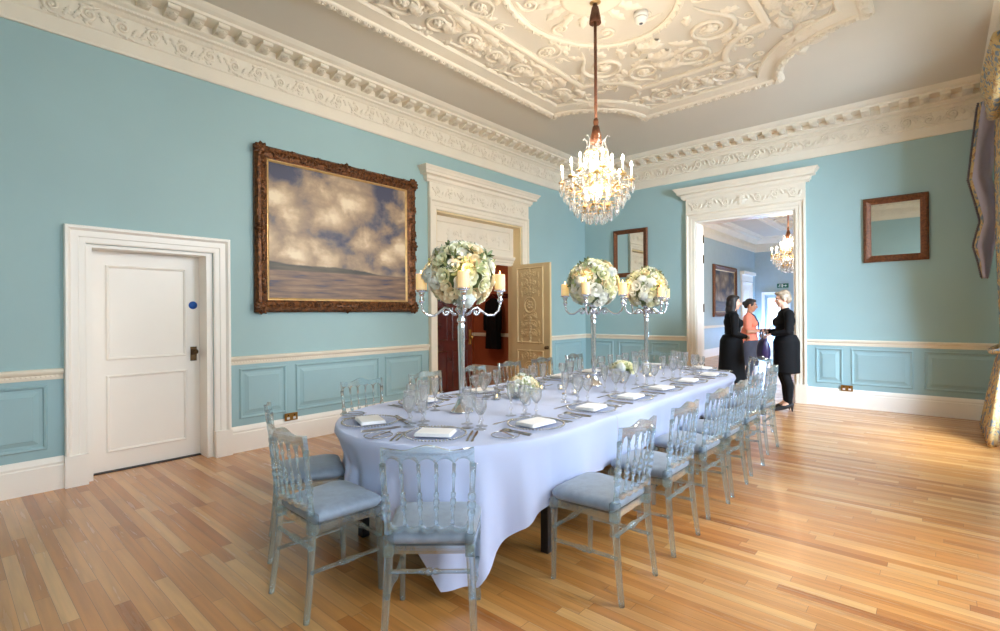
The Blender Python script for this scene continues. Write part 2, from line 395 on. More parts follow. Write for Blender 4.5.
def fix_normals(o):
    import bmesh
    b = bmesh.new(); b.from_mesh(o.data); bmesh.ops.recalc_face_normals(b, faces=b.faces); b.to_mesh(o.data); b.free(); return o
def tag(o, label, cat, group=None):
    o['label'] = label; o['category'] = cat
    if group: o['group'] = group
    return o
def struct(o): o['kind'] = 'structure'; return o
def thing(name, label, cat, loc=(0, 0, 0), rz=0.0, group=None):
    o = bpy.data.objects.new(name, None); C.objects.link(o); o.empty_display_size = 0.1
    o.location = loc; o.rotation_euler = (0, 0, rz); return tag(o, label, cat, group)
def struct_empty(name, loc=(0, 0, 0), rz=0.0):
    o = bpy.data.objects.new(name, None); C.objects.link(o); o.location = loc; o.rotation_euler = (0, 0, rz); return struct(o)
KIDS = {}
def copy_thing(src, loc, rz, label, group=None):
    r = src.copy(); C.objects.link(r); r.location = loc; r.rotation_euler = (0, 0, rz); r['label'] = label
    if group: r['group'] = group
    for ch in list(src.children):
        c = ch.copy(); C.objects.link(c); c.parent = r
        for g in list(ch.children):
            d = g.copy(); C.objects.link(d); d.parent = c
    return r
class Maker:
    """first call uses the prototype itself, later calls copy it with its parts"""
    def __init__(s, proto): s.p = proto; s.used = False
    def __call__(s, loc, rz, label, group=None):
        if not s.used:
            s.used = True; o = s.p; o.location = loc; o.rotation_euler = (0, 0, rz); o['label'] = label
            if group: o['group'] = group
            return o
        return copy_thing(s.p, loc, rz, label, group)
def frame_mx(origin, u, v):
    """local x->u, y->v, z->u x v"""
    u = Vector(u); v = Vector(v); n = u.cross(v)
    m = Matrix((u, v, n)).transposed().to_4x4(); m.translation = Vector(origin); return m
WALL_L = lambda y0=0, z0=0, x=XL: frame_mx((x, y0, z0), (0, 1, 0), (0, 0, 1))        # local x = +y along the wall, y = up, z = into the room (+x)
WALL_F = lambda x0=0, z0=0, y=YF: frame_mx((x0, y, z0), (1, 0, 0), (0, 0, 1))       # local x = +x, y = up, z = -y into the room
WALL_R = lambda y0=0, z0=0, x=XR: frame_mx((x, y0, z0), (0, -1, 0), (0, 0, 1))      # local x = -y, y = up, z = -x
WALL_B = lambda x0=0, z0=0, y=YB: frame_mx((x0, y, z0), (-1, 0, 0), (0, 0, 1))      # local x = -x, z = +y

# ---------------------------------------------------------------- plaster and carving ornament (local x,y in plane, z = relief)
def scroll(mb, cx, cy, r, turns=1.6, start=0.0, hand=1, th=0.018, tail=0.0, mx=None, seg=5):
    n = int(14 * turns) + 2; pts = []; rs = []
    for i in range(n):
        t = i / (n - 1); a = start + hand * 2 * PI * turns * (1 - t); rr = r * (0.16 + 0.84 * t ** 1.0)
        pts.append((cx + rr * math.cos(a), cy + rr * math.sin(a), th * 0.35)); rs.append(th * (0.65 + 0.35 * t))
    if tail:
        a = start; tx, ty = -math.sin(a) * -hand, math.cos(a) * -hand
        for k in range(1, 5):
            q = k / 4; px, py, pz = pts[n - 1]
            pts.append((px + tx * tail * q + math.cos(a) * tail * 0.25 * q * q, py + ty * tail * q + math.sin(a) * tail * 0.25 * q * q, pz)); rs.append(th * (1 - 0.75 * q))
    mb.tube(pts, rs, seg, True, mx); mb.ball((cx, cy, th * 0.4), (r * 0.26, r * 0.26, th * 1.4), 7, 4, mx)
def leaf(mb, x, y, ang, ln, wd, h=0.02, bend=0.0, lobes=3, mx=None):
    n = 4 * lobes + 1; rows = []
    for i in range(n):
        t = i / (n - 1); a = ang + bend * t
        px = x + ln * t * math.cos(ang + bend * t * 0.5); py = y + ln * t * math.sin(ang + bend * t * 0.5)
        wv = wd * (math.sin(PI * min(1, t * 0.92 + 0.08)) ** 0.7) * (1 + 0.45 * math.sin(t * lobes * 2 * PI)) + 0.002
        nx, ny = -math.sin(a), math.cos(a); hh = h * (0.5 + math.sin(PI * (0.15 + 0.8 * t)))
        rows.append([(px + nx * wv, py + ny * wv, 0.0), (px + nx * wv * 0.5, py + ny * wv * 0.5, hh * 0.85), (px, py, hh * 0.6),
                     (px - nx * wv * 0.5, py - ny * wv * 0.5, hh * 0.85), (px - nx * wv, py - ny * wv, 0.0)])
    mb.grid(rows, True, False, mx)
def rosette(mb, x, y, r, h=0.03, petals=6, mx=None):
    mb.ball((x, y, h * 0.5), (r * 0.33, r * 0.33, h), 8, 5, mx)
    for k in range(petals):
        a = 2 * PI * k / petals; mb.ball((x + 0.62 * r * math.cos(a), y + 0.62 * r * math.sin(a), h * 0.25), (r * 0.34, r * 0.34, h * 0.6), 7, 4, mx)
def rinceau(mb, x0, x1, yc, hgt, mx=None, th=0.012, step=None):
    """running scroll of acanthus along local x"""
    n = max(1, round((x1 - x0) / (step or hgt * 1.45))); L = (x1 - x0) / n
    for i in range(n):
        cx = x0 + (i + 0.5) * L; sg = 1 if i % 2 else -1
        scroll(mb, cx, yc + sg * hgt * 0.06, hgt * 0.34, 1.5, PI * 0.5 * sg, sg, th, hgt * 0.5, mx)
        leaf(mb, cx - L * 0.45, yc - sg * hgt * 0.28, 0.5 * sg, hgt * 0.55, hgt * 0.11, th * 1.3, 0.9 * sg, 3, mx)
        leaf(mb, cx + L * 0.30, yc + sg * hgt * 0.30, -0.7 * sg, hgt * 0.45, hgt * 0.10, th * 1.3, -0.9 * sg, 3, mx)
        for q in range(4):
            b = sg * (0.9 + q * 1.1); leaf(mb, cx + hgt * 0.36 * math.cos(b), yc + sg * hgt * 0.06 + hgt * 0.36 * math.sin(b), b + 0.9 * sg, hgt * 0.24, hgt * 0.06, th * 1.1, 0.8 * sg, 2, mx)
        leaf(mb, cx + L * 0.1, yc - sg * hgt * 0.36, PI * 0.8 * sg, hgt * 0.34, hgt * 0.08, th * 1.3, 0.8 * sg, 2, mx)
def beads(mb, x0, x1, y, r, pitch, mx=None, h=1.0):
    n = max(1, int((x1 - x0) / pitch))
    for i in range(n):
        cx = x0 + (i + 0.5) * (x1 - x0) / n
        mb.add([(cx - r, y, 0), (cx, y - r, 0), (cx + r, y, 0), (cx, y + r, 0), (cx, y, r * h)], [(0, 1, 4), (1, 2, 4), (2, 3, 4), (3, 0, 4)], True, mx)

ARCH = [(0.0, 0.0), (0.0, 0.022), (0.012, 0.028), (0.05, 0.028), (0.056, 0.036), (0.105, 0.036), (0.112, 0.046), (0.125, 0.062), (0.143, 0.062), (0.15, 0.05), (0.15, 0.0)]
def scaled(prof, so, sh): return [(o * so, h * sh) for o, h in prof]
def panel_frame(mb, x0, x1, y0, y1, prof, mx):
    mb.sweep([(x0, y0), (x0, y1), (x1, y1), (x1, y0)], prof, True, mx)    # clockwise seen from the room: left of travel = outwards
PANEL_PROF = [(0.0, 0.0), (0.0, 0.008), (-0.012, 0.020), (-0.024, 0.016), (-0.030, 0.004), (-0.034, 0.0)]
FIELD_PROF = [(-0.045, 0.0), (-0.085, 0.014), (-0.090, 0.018)]
def dado_panel(mb, x0, x1, y0, y1, mx):
    panel_frame(mb, x0, x1, y0, y1, PANEL_PROF, mx); panel_frame(mb, x0, x1, y0, y1, FIELD_PROF, mx)
    i = 0.090; mb.add([(x0 + i, y0 + i, 0.018), (x1 - i, y0 + i, 0.018), (x1 - i, y1 - i, 0.018), (x0 + i, y1 - i, 0.018)], [(0, 1, 2, 3)], False, mx)

# ================================================================= THE ROOM SHELL
def wall_mesh(length, height, thick, holes, mx):
    """slab in local x (0..length), y (0..height), z (-thick..0), with rectangular holes (x0,x1,y0,y1)"""
    xs = sorted({0, length, *[h[0] for h in holes], *[h[1] for h in holes]})
    ys = sorted({0, height, *[h[2] for h in holes], *[h[3] for h in holes]})
    mb = MB()
    def solid(i, j):
        if i < 0 or j < 0 or i >= len(xs) - 1 or j >= len(ys) - 1: return False
        cx, cyy = (xs[i] + xs[i + 1]) / 2, (ys[j] + ys[j + 1]) / 2
        return not any(h[0] < cx < h[1] and h[2] < cyy < h[3] for h in holes)
    for i in range(len(xs) - 1):
        for j in range(len(ys) - 1):
            if not solid(i, j): continue
            a, b, c, d = xs[i], xs[i + 1], ys[j], ys[j + 1]
            q = lambda *p: mb.add(p, [(0, 1, 2, 3)], False, mx)
            q((a, c, 0), (b, c, 0), (b, d, 0), (a, d, 0)); q((a, c, -thick), (a, d, -thick), (b, d, -thick), (b, c, -thick))
            if not solid(i - 1, j): q((a, c, 0), (a, d, 0), (a, d, -thick), (a, c, -thick))
            if not solid(i + 1, j): q((b, c, 0), (b, c, -thick), (b, d, -thick), (b, d, 0))
            if not solid(i, j - 1): q((a, c, 0), (a, c, -thick), (b, c, -thick), (b, c, 0))
            if not solid(i, j + 1): q((a, d, 0), (b, d, 0), (b, d, -thick), (a, d, -thick))
    return mb

D1 = (0.885, 1.905, 2.09)            # small white door in the left wall: y0, y1, head
D2 = (4.93, 6.96, 3.00)              # tall doorcase in the left wall
D3 = (-3.30, -1.72, 3.08)            # doorcase in the far wall: x0, x1, head
LOBX = -8.4                          # far side of the lobby behind the left wall
NRY = 22.0                           # far end of the next room

fl = MB()
fl.add([(-8.6, YB - 0.35, 0), (XR + 0.35, YB - 0.35, 0), (XR + 0.35, NRY + 0.3, 0), (-8.6, NRY + 0.3, 0),
        (-8.6, YB - 0.35, -0.1), (XR + 0.35, YB - 0.35, -0.1), (XR + 0.35, NRY + 0.3, -0.1), (-8.6, NRY + 0.3, -0.1)],
       [(0, 1, 2, 3), (7, 6, 5, 4), (0, 4, 5, 1), (1, 5, 6, 2), (2, 6, 7, 3), (3, 7, 4, 0)])
struct(fl.build('floor', M['floor']))
struct(MB().box(XL - WT, XR + WT, YB - WT, YF + WT, ZC, ZC + 0.12).build('ceiling', M['ceil']))
LY = YF - YB
wall_left = struct(wall_mesh(LY, ZC, WT, [(D1[0] - YB, D1[1] - YB, 0, D1[2]), (D2[0] - YB, D2[1] - YB, 0, D2[2])], WALL_L(YB)).build('wall_left', M['wall']))
wall_far = struct(wall_mesh(XR - XL + 2 * WT, ZC, WT, [(D3[0] - XL + WT, D3[1] - XL + WT, 0, D3[2])], WALL_F(XL - WT)).build('wall_far', M['wall']))
wall_right = struct(wall_mesh(LY, ZC, WT, [(YF - b, YF - a, WZ0, WZ1) for a, b in WINDOWS], WALL_R(YF)).build('wall_right', M['wall']))
wall_back = struct(wall_mesh(XR - XL + 2 * WT, ZC, WT, [], WALL_B(XR + WT)).build('wall_back', M['wall']))

# ---- dado: blue raised panels, white rail and skirting, wall by wall
def dado_run(mx, segs, panels, suffix, wall):
    """segs = stretches along local x that carry rail and skirting"""
    rail = MB(); base = MB()
    for a, b in segs:
        path = [(b, 0), (a, 0)]
        # rail profile in (out-of-wall, height): sweep travels along local x at y = 0
        pr = [(0.0, 0.925), (0.012, 0.925), (0.018, 0.945), (0.018, 0.965), (0.03, 0.972), (0.04, 0.985), (0.044, 1.0), (0.036, 1.012), (0.0, 1.016)]
        for (tgt, prof) in ((rail, pr), (base, [(0.0, 0.0), (0.030, 0.0), (0.030, 0.20), (0.022, 0.21), (0.026, 0.228), (0.018, 0.25), (0.006, 0.272), (0.0, 0.275)])):
            n = len(prof)
            v = [(a, h, o) for o, h in prof] + [(b, h, o) for o, h in prof]
            tgt.add(v, [(i, n + i, n + i + 1, i + 1) for i in range(n - 1)] + [tuple(range(n)), tuple(reversed(range(n, 2 * n)))], False, mx)
        k = int((b - a) / 0.03)
        for i in range(k):
            cx = a + (i + 0.5) * (b - a) / k
            rail.add([(cx - 0.010, 0.948, 0.018), (cx + 0.010, 0.948, 0.018), (cx + 0.010, 0.964, 0.018), (cx - 0.010, 0.964, 0.018), (cx, 0.956, 0.028)],
                     [(0, 1, 4), (1, 2, 4), (2, 3, 4), (3, 0, 4)], True, mx)
    struct(rail.build('trim_%d' % (1 + ['left', 'far', 'right', 'back'].index(suffix)), M['cream'])); struct(base.build('baseboard_' + suffix, M['white']))
    for a, b in panels:
        p = MB(); dado_panel(p, a, b, 0.345, 0.885, mx); p.build('dado_panel', M['dado'], wall)
    sk = MB()
    for a, b in segs: sk.add([(a, 0.27, 0.003), (b, 0.27, 0.003), (b, 0.93, 0.003), (a, 0.93, 0.003)], [(0, 1, 2, 3)], False, mx)
    sk.build('dado_ground', M['dado'], wall)
A1 = 0.155
dado_run(WALL_L(0), [(YB, D1[0] - A1), (D1[1] + A1, D2[0] - A1), (D2[1] + A1 + 0.02, YF)],
         [(-0.75, -0.02), (0.08, 0.63), (2.15, 2.66), (2.77, 3.92), (4.01, 4.66), (7.30, 7.85), (7.96, 8.92)], 'left', wall_left)
dado_run(WALL_F(0), [(XL, D3[0] - 0.17), (D3[1] + 0.15, XR)],
         [(-5.45, -4.95), (-4.84, -4.26), (-4.15, -3.60), (-1.45, -1.10), (-1.0, -0.28), (-0.17, 0.62)], 'far', wall_far)
dado_run(WALL_R(0), [(-YF, -7.70), (-5.80, -4.45), (-2.55, -1.15)], [(-5.6, -4.6), (-2.4, -1.3)], 'right', wall_right)
dado_run(WALL_B(0), [(-XR, -XL)], [(-0.6, 1.0), (1.15, 2.6), (2.75, 4.2), (4.35, 5.4)], 'back', wall_back)

# ---- the great cornice (mitred all round)
CORN = [(0.0, 3.84), (0.022, 3.84), (0.030, 3.855), (0.030, 3.975), (0.042, 3.985), (0.042, 4.165), (0.060, 4.175), (0.078, 4.195), (0.088, 4.20),
        (0.112, 4.205), (0.118, 4.225), (0.150, 4.24), (0.160, 4.25), (0.160, 4.315), (0.350, 4.315), (0.356, 4.318), (0.356, 4.345), (0.372, 4.35),
        (0.40, 4.362), (0.43, 4.385), (0.445, 4.40)]
cn = MB(); cn.sweep([(XL, YB), (XR, YB), (XR, YF), (XL, YF)], CORN, True)
for mx, a, b in ((WALL_L(0), YB, YF), (WALL_F(0), XL, XR), (WALL_R(0), -YF, -YB), (WALL_B(0), -XR, -XL)):
    T = mx @ Matrix.Translation((0, 0, 0.042)); rinceau(cn, a + 0.1, b - 0.1, 4.075, 0.185, T, 0.016, 0.24)
    T = mx @ Matrix.Translation((0, 0, 0.112)); beads(cn, a + 0.12, b - 0.12, 4.212, 0.011, 0.027, T, 1.3)
    T = mx @ Matrix.Translation((0, 0, 0.090)); beads(cn, a + 0.12, b - 0.12, 4.186, 0.007, 0.05, T, 1.3)
    k = round((b - a - 0.7) / 0.212)
    for i in range(k + 1):
        cx = a + 0.35 + i * (b - a - 0.7) / k
        pts = [(0.155, 4.252), (0.21, 4.250), (0.25, 4.262), (0.29, 4.285), (0.325, 4.278), (0.338, 4.29), (0.338, 4.318), (0.155, 4.318)]
        h = 0.052; v = [(cx - h, z, p) for p, z in pts] + [(cx + h, z, p) for p, z in pts]; n = len(pts)
        cn.add(v, [tuple(range(n)), tuple(reversed(range(n, 2 * n)))] + [(i2, n + i2, n + (i2 + 1) % n, (i2 + 1) % n) for i2 in range(n)], False, mx)
        leaf(cn, cx, 0.20, PI / 2, 0.125, 0.036, 0.012, 0, 3, mx @ frame_mx((0, 4.252, 0), (1, 0, 0), (0, 0, 1)))
struct(cn.build('trim_5', M['cream']))

# ---- ornamental ceiling: shaped border, inner ribs, scrolls and leaves (local y mirrored so that z points down)
CX, CY = -2.39, 4.04; HX, HY, CR = 1.93, 3.04, 0.98
def corner_path(hx, hy, r, n=12):
    pts = []
    for (sx, sy, a0, a1) in ((-1, 1, -PI / 2, 0), (1, 1, -PI, -PI / 2), (1, -1, PI / 2, PI), (-1, -1, 0, PI / 2)):
        for k in range(n + 1):
            a = a0 + (a1 - a0) * k / n; pts.append((sx * hx + r * math.cos(a), sy * hy + r * math.sin(a)))
    return pts
CM = frame_mx((CX, CY, ZC), (1, 0, 0), (0, -1, 0))            # local z points down
orn = MB()
border = [(0.0, 0.0), (0.0, 0.030), (-0.015, 0.058), (-0.035, 0.070), (-0.095, 0.070), (-0.110, 0.060), (-0.118, 0.045), (-0.25, 0.030), (-0.27, 0.036), (-0.285, 0.022), (-0.285, 0.0)]
path = corner_path(HX, HY, CR); orn.sweep(path, border, True, CM)
def along(path, pitch, off):
    out = []; n = len(path)
    for i in range(n):
        a = Vector(path[i]); b = Vector(path[(i + 1) % n]); d = b - a; ln = d.length
        if ln < 1e-4: continue
        d.normalize(); nl = Vector((-d.y, d.x)); k = max(1, round(ln / pitch))
        for j in range(k): q = a + d * (ln * (j + 0.5) / k) + nl * off; out.append((q.x, q.y, math.atan2(d.y, d.x)))
    return out
for i, (x, y, a) in enumerate(along(path, 0.062, -0.065)):
    T = CM @ Matrix.Translation((x, y, 0.068)) @ Matrix.Rotation(a, 4, 'Z')
    if i % 2: rosette(orn, 0, 0, 0.030, 0.018, 5, T)
    else: leaf(orn, -0.010, -0.034, PI / 2, 0.075, 0.030, 0.020, 0.5, 2, T)
# inner rib: a smaller shaped frame with an oval at the heart of the ceiling
RIB = [(0.0, 0.0), (0.004, 0.022), (-0.02, 0.034), (-0.05, 0.034), (-0.074, 0.022), (-0.07, 0.0)]
orn.sweep(corner_path(1.12, 2.15, 0.55), RIB, True, CM)
oval = [(0.78 * math.cos(-a), 1.02 * math.sin(-a)) for a in [2 * PI * k / 48 for k in range(48)]]
orn.sweep(oval, RIB, True, CM)
for (x, y, a) in along(oval, 0.12, -0.036): rosette(orn, x, y, 0.03, 0.05, 5, CM)
r2 = random.Random(3)
def cluster(x, y, s, a, hand):
    T = CM @ Matrix.Translation((x, y, 0.0)) @ Matrix.Rotation(a, 4, 'Z')
    scroll(orn, 0, 0, s, 1.7, PI / 2, hand, 0.019 * s / 0.2 + 0.003, s * 1.3, T)
    for k in range(5):
        b = 2 * PI * k / 5 + r2.random(); q = s * 1.02
        leaf(orn, q * math.cos(b), q * math.sin(b), b + 0.7 * hand, s * (0.65 + 0.4 * r2.random()), s * 0.16, 0.022, 0.9 * hand, 3, T)
    rosette(orn, 0, 0, s * 0.36, 0.032, 6, T)
# band between border and rib: paired scrolls marching round
for sx in (-1, 1):
    for k in range(10):
        y = -1.95 + k * 0.433; cluster(sx * 1.40, y, 0.17, PI / 2 + (0 if k % 2 else PI), 1 if k % 2 else -1)
    for k in range(9):
        leaf(orn, sx * 1.40, -1.73 + k * 0.433, PI / 2, 0.2, 0.07, 0.04, 0.8 * sx, 3, CM); leaf(orn, sx * 1.26, -1.8 + k * 0.433, PI / 2 + 0.8 * sx, 0.26, 0.05, 0.035, -1.2 * sx, 3, CM)
for sy in (-1, 1):
    for k in range(5):
        x = -0.80 + k * 0.40; cluster(x, sy * 2.50, 0.165, 0 if k % 2 else PI, 1 if k % 2 else -1)
        leaf(orn, x + 0.2, sy * 2.50 - 0.1, PI / 2, 0.22, 0.06, 0.04, 0.5, 3, CM)
    for sx in (-1, 1):
        for k in range(4):
            a = (-PI / 4 if sx < 0 else -3 * PI / 4) * sy; q = 1.02 + 0.06
            leaf(orn, sx * 1.12 , sy * 2.15, a + PI + (k - 1.5) * 0.6, 0.42, 0.08, 0.045, (k - 1.5) * 0.5, 3, CM)
        cluster(sx * 1.45, sy * 2.02, 0.15, 0.6 * sx, sx * sy)
# tendrils and small leaves scattered between the scrolls
for k in range(190):
    x, y = r2.uniform(-1.62, 1.62), r2.uniform(-2.72, 2.72)
    if (x / 0.86) ** 2 + (y / 1.12) ** 2 < 1 or (abs(x) > 0.95 and abs(y) > 2.2): continue
    a = r2.random() * 6.28
    if k % 3: leaf(orn, x, y, a, r2.uniform(0.10, 0.2), r2.uniform(0.022, 0.045), 0.018, r2.choice((-1, 1)) * r2.uniform(0.4, 1.2), 3, CM)
    else: scroll(orn, x, y, r2.uniform(0.05, 0.085), 1.5, a, r2.choice((-1, 1)), 0.011, 0.1, CM)
# field between rib and oval: large open scrolls, and a wreath round the centre
for sx in (-1, 1):
    for sy in (-1, 1):
        cluster(sx * 0.62, sy * 1.30, 0.26, PI / 4 * sx * sy, sx * sy); cluster(sx * 0.30, sy * 1.72, 0.20, PI * 0.8, -sx * sy)
        cluster(sx * 0.90, sy * 0.55, 0.15, PI / 2 * sy, -sx * sy); cluster(sx * 0.82, sy * 1.78, 0.13, 0.3 * sx, sx)
        for k in range(3): leaf(orn, sx * 0.12, sy * (1.12 + 0.28 * k), PI / 2 * sy - 0.7 * sx, 0.3, 0.07, 0.04, 0.7 * sx * sy, 3, CM)
for k in range(16):
    a = 2 * PI * k / 16; leaf(orn, 0.30 * math.cos(a), 0.30 * math.sin(a), a, 0.26, 0.040, 0.028, 0.35, 3, CM)
for k in range(8):
    a = 2 * PI * (k + 0.5) / 8; scroll(orn, 0.58 * math.cos(a), 0.70 * math.sin(a), 0.09, 1.4, a, 1 if k % 2 else -1, 0.018, 0.1, CM)
orn.lathe([(0.30, 0.0), (0.30, 0.03), (0.26, 0.045), (0.16, 0.05), (0.10, 0.075), (0.05, 0.085)], 32, CM)
struct(orn.build('trim_6', M['cream']))

# ---- small smoke detector on the ceiling
o = MB().lathe([(0.0, -0.055), (0.034, -0.055), (0.052, -0.042), (0.056, -0.022), (0.062, -0.018), (0.062, 0.0)], 20).build('smoke_detector', M['plastic'], None, (-2.19, 4.62, ZC - 0.05))
MB().lathe([(0.058, 0.0), (0.07, 0.004), (0.07, 0.05), (0.0, 0.05)], 20).build('base', M['plastic'], o)
MB().lathe([(0.0, -0.063), (0.016, -0.061), (0.020, -0.052)], 14).build('sensor_cap', M['dark_cloth'], o)
tag(o, 'small round white smoke detector on the ornate ceiling', 'smoke detector')

# ---- door 1: the plain white two-panel door in the left wall
d1 = struct_empty('door_1', (XL, (D1[0] + D1[1]) / 2, 0))
T0 = WALL_L(0)
def to_parent(o, p):
    o.parent = p; o.matrix_parent_inverse = Matrix.Translation(p.location).inverted() if p.rotation_euler.z == 0 else p.matrix_basis.inverted(); return o
a = MB(); a.sweep([(D1[0], 0.0), (D1[0], D1[2]), (D1[1], D1[2]), (D1[1], 0.0)], ARCH, False, T0)
for (q0, q1, yy) in ((D1[0] - 0.147, D1[1] + 0.147, D1[2] + 0.143),):
    beads(a, q0, q1, yy, 0.009, 0.028, T0 @ Matrix.Translation((0, 0, 0.058)), 1.2)
for s_, xx in ((0, D1[0] - 0.140), (1, D1[1] + 0.140)):
    beads(a, 0.27, D1[2] + 0.14, -xx, 0.009, 0.028, frame_mx((XL, 0, 0), (0, 0, 1), (0, -1, 0)) @ Matrix.Translation((0, 0, 0.058)), 1.2)
for c0, c1 in ((D1[0] - 0.155, D1[0] + 0.003), (D1[1] - 0.003, D1[1] + 0.155)): a.box(c0, c1, 0, 0.265, 0, 0.068, T0)
to_parent(a.build('architrave', M['white']), d1)
j = MB()
for c0, c1 in ((D1[0] + 0.001, D1[0] + 0.045), (D1[1] - 0.058, D1[1] - 0.001)): j.box(c0, c1, 0.0, D1[2] - 0.001, -0.30, -0.012, T0)
j.box(D1[0] + 0.045, D1[1] - 0.058, D1[2] - 0.030, D1[2] - 0.001, -0.30, -0.012, T0)
to_parent(j.build('jamb', M['white']), d1)
lf = MB(); y0, y1 = D1[0] + 0.047, D1[1] - 0.060
lf.box(y0, y1, 0.012, D1[2] - 0.033, -0.270, -0.225, T0)
TL = T0 @ Matrix.Translation((0, 0, -0.225))
bol = [(0.0, 0.0), (0.0, 0.010), (-0.010, 0.016), (-0.022, 0.010), (-0.028, 0.0)]
panel_frame(lf, y0 + 0.13, y1 - 0.12, 1.04, 1.93, bol, TL); panel_frame(lf, y0 + 0.13, y1 - 0.12, 0.18, 0.90, bol, TL)
leaf1 = to_parent(lf.build('door_leaf', M['white']), d1)
h = MB(); h.chamfer_box(y1 - 0.085, y1 - 0.028, 0.985, 1.13, 0, 0.012, 0.003, TL); h.tube([(y1 - 0.056, 1.08, 0.01), (y1 - 0.056, 1.08, 0.05)], 0.011, 10, True, TL)
h.lathe([(0.012, 0.035), (0.026, 0.042), (0.030, 0.055), (0.026, 0.068), (0.0, 0.072)], 16, TL @ Matrix.Translation((y1 - 0.056, 1.08, 0)))
to_parent(h.build('door_handle', M['dark_brass']), d1)
th = MB().box(y0, y1, 0.0, 0.010, -0.29, -0.19, T0); to_parent(th.build('threshold', M['black']), d1)
s = MB().lathe([(0.0, 0.004), (0.040, 0.004), (0.040, 0.0)], 24, TL @ Matrix.Translation((y1 - 0.058, 1.56, 0)))
o = s.build('door_sign', M['sign_blue']); tag(o, 'small round blue sign stuck on the plain white door', 'sign')

# ---- door cases with frieze and cornice
def doorcase(d, T, x0, x1, head, top, name, suffix_depth):
    root = struct_empty(name, (T @ Vector(((x0 + x1) / 2, 0, 0))))
    a = MB(); a.sweep([(x0, 0), (x0, head), (x1, head), (x1, 0)], ARCH, False, T)
    for c0, c1 in ((x0 - 0.16, x0 + 0.002), (x1 - 0.002, x1 + 0.16)): a.box(c0, c1, 0, 0.30, 0, 0.07, T)
    to_parent(a.build('architrave', M['cream']), root)
    fz = head + 0.15; ft = top - 0.20; e0, e1 = x0 - 0.15, x1 + 0.15
    f = MB(); f.box(e0, e1, fz, ft, 0.0, 0.045, T)
    TF = T @ Matrix.Translation((0, 0, 0.045)); mid = (fz + ft) / 2; hh = (ft - fz) * 0.72
    rinceau(f, e0 + 0.04, e1 - 0.04, mid, hh, TF, 0.010)
    leaf(f, (x0 + x1) / 2, mid - hh * 0.5, PI / 2, hh, 0.08, 0.02, 0, 3, TF)
    to_parent(f.build('frieze', M['cream']), root)
    c = MB(); prof = [(0.0, ft - top), (0.050, ft - top), (0.058, ft - top + 0.02), (0.075, ft - top + 0.035), (0.080, -0.125), (0.088, -0.115), (0.135, -0.105), (0.138, -0.07), (0.15, -0.062), (0.165, -0.035), (0.185, -0.012), (0.188, 0.0), (0.0, 0.0)]
    # cornice runs round three sides: path in (along, out) plane, heights up
    TC = T @ frame_mx((0, top, 0), (1, 0, 0), (0, 0, 1)) @ Matrix.Scale(-1, 4, (0, 0, 1))
    c.sweep([(e0, -0.0), (e0, 0.002), (e1, 0.002), (e1, 0.0)][::1], prof, False, TC)
    beads(c, e0, e1, ft + 0.045, 0.012, 0.045, T @ Matrix.Translation((0, 0, 0.070)), 1.2)
    to_parent(c.build('door_cornice', M['cream']), root)
    j = MB()
    for c0, c1 in ((x0 + 0.001, x0 + 0.03), (x1 - 0.03, x1 - 0.001)): j.box(c0, c1, 0, head - 0.001, -suffix_depth, -0.004, T)
    j.box(x0 + 0.03, x1 - 0.03, head - 0.03, head - 0.001, -suffix_depth, -0.004, T)
    to_parent(j.build('jamb', M['ivory'] if name == 'door_2' else M['white']), root)
    return root
dc2 = doorcase(None, WALL_L(0), D2[0], D2[1], D2[2], 3.58, 'door_2', 0.30)
dc3 = doorcase(None, WALL_F(0), D3[0], D3[1], D3[2], 3.68, 'door_3', 0.30)
# overdoor panel and transom of door 2, set back in the opening
TP = WALL_L(0) @ Matrix.Translation((0, 0, -0.17)); g = MB()
g.box(D2[0] + 0.03, D2[1] - 0.03, 2.42, D2[2] - 0.03, -0.05, 0.0, TP)
panel_frame(g, D2[0] + 0.12, D2[1] - 0.12, 2.56, D2[2] - 0.10, bol, TP)
for k in range(5):
    yy = D2[0] + 0.42 + k * 0.30; leaf(g, yy, 2.62, PI / 2, 0.20, 0.045, 0.014, 0.3 * (1 if k % 2 else -1), 3, TP); scroll(g, yy + 0.15, 2.72, 0.06, 1.4, 0, 1, 0.008, 0.05, TP)
to_parent(g.build('overdoor_panel', M['cream']), dc2)
g = MB(); n = [(0.0, 2.30), (0.03, 2.30), (0.03, 2.345), (0.05, 2.36), (0.05, 2.39), (0.075, 2.41), (0.09, 2.44), (0.09, 2.455), (0.0, 2.47)]; m_ = len(n)
g.add([(D2[0] + 0.03, z, p - 0.04) for p, z in n] + [(D2[1] - 0.03, z, p - 0.04) for p, z in n], [(i, m_ + i, m_ + i + 1, i + 1) for i in range(m_ - 1)] + [tuple(range(m_)), tuple(reversed(range(m_, 2 * m_))), (0, m_ - 1, 2 * m_ - 1, m_)], False, TP)
to_parent(g.build('transom', M['cream']), dc2)
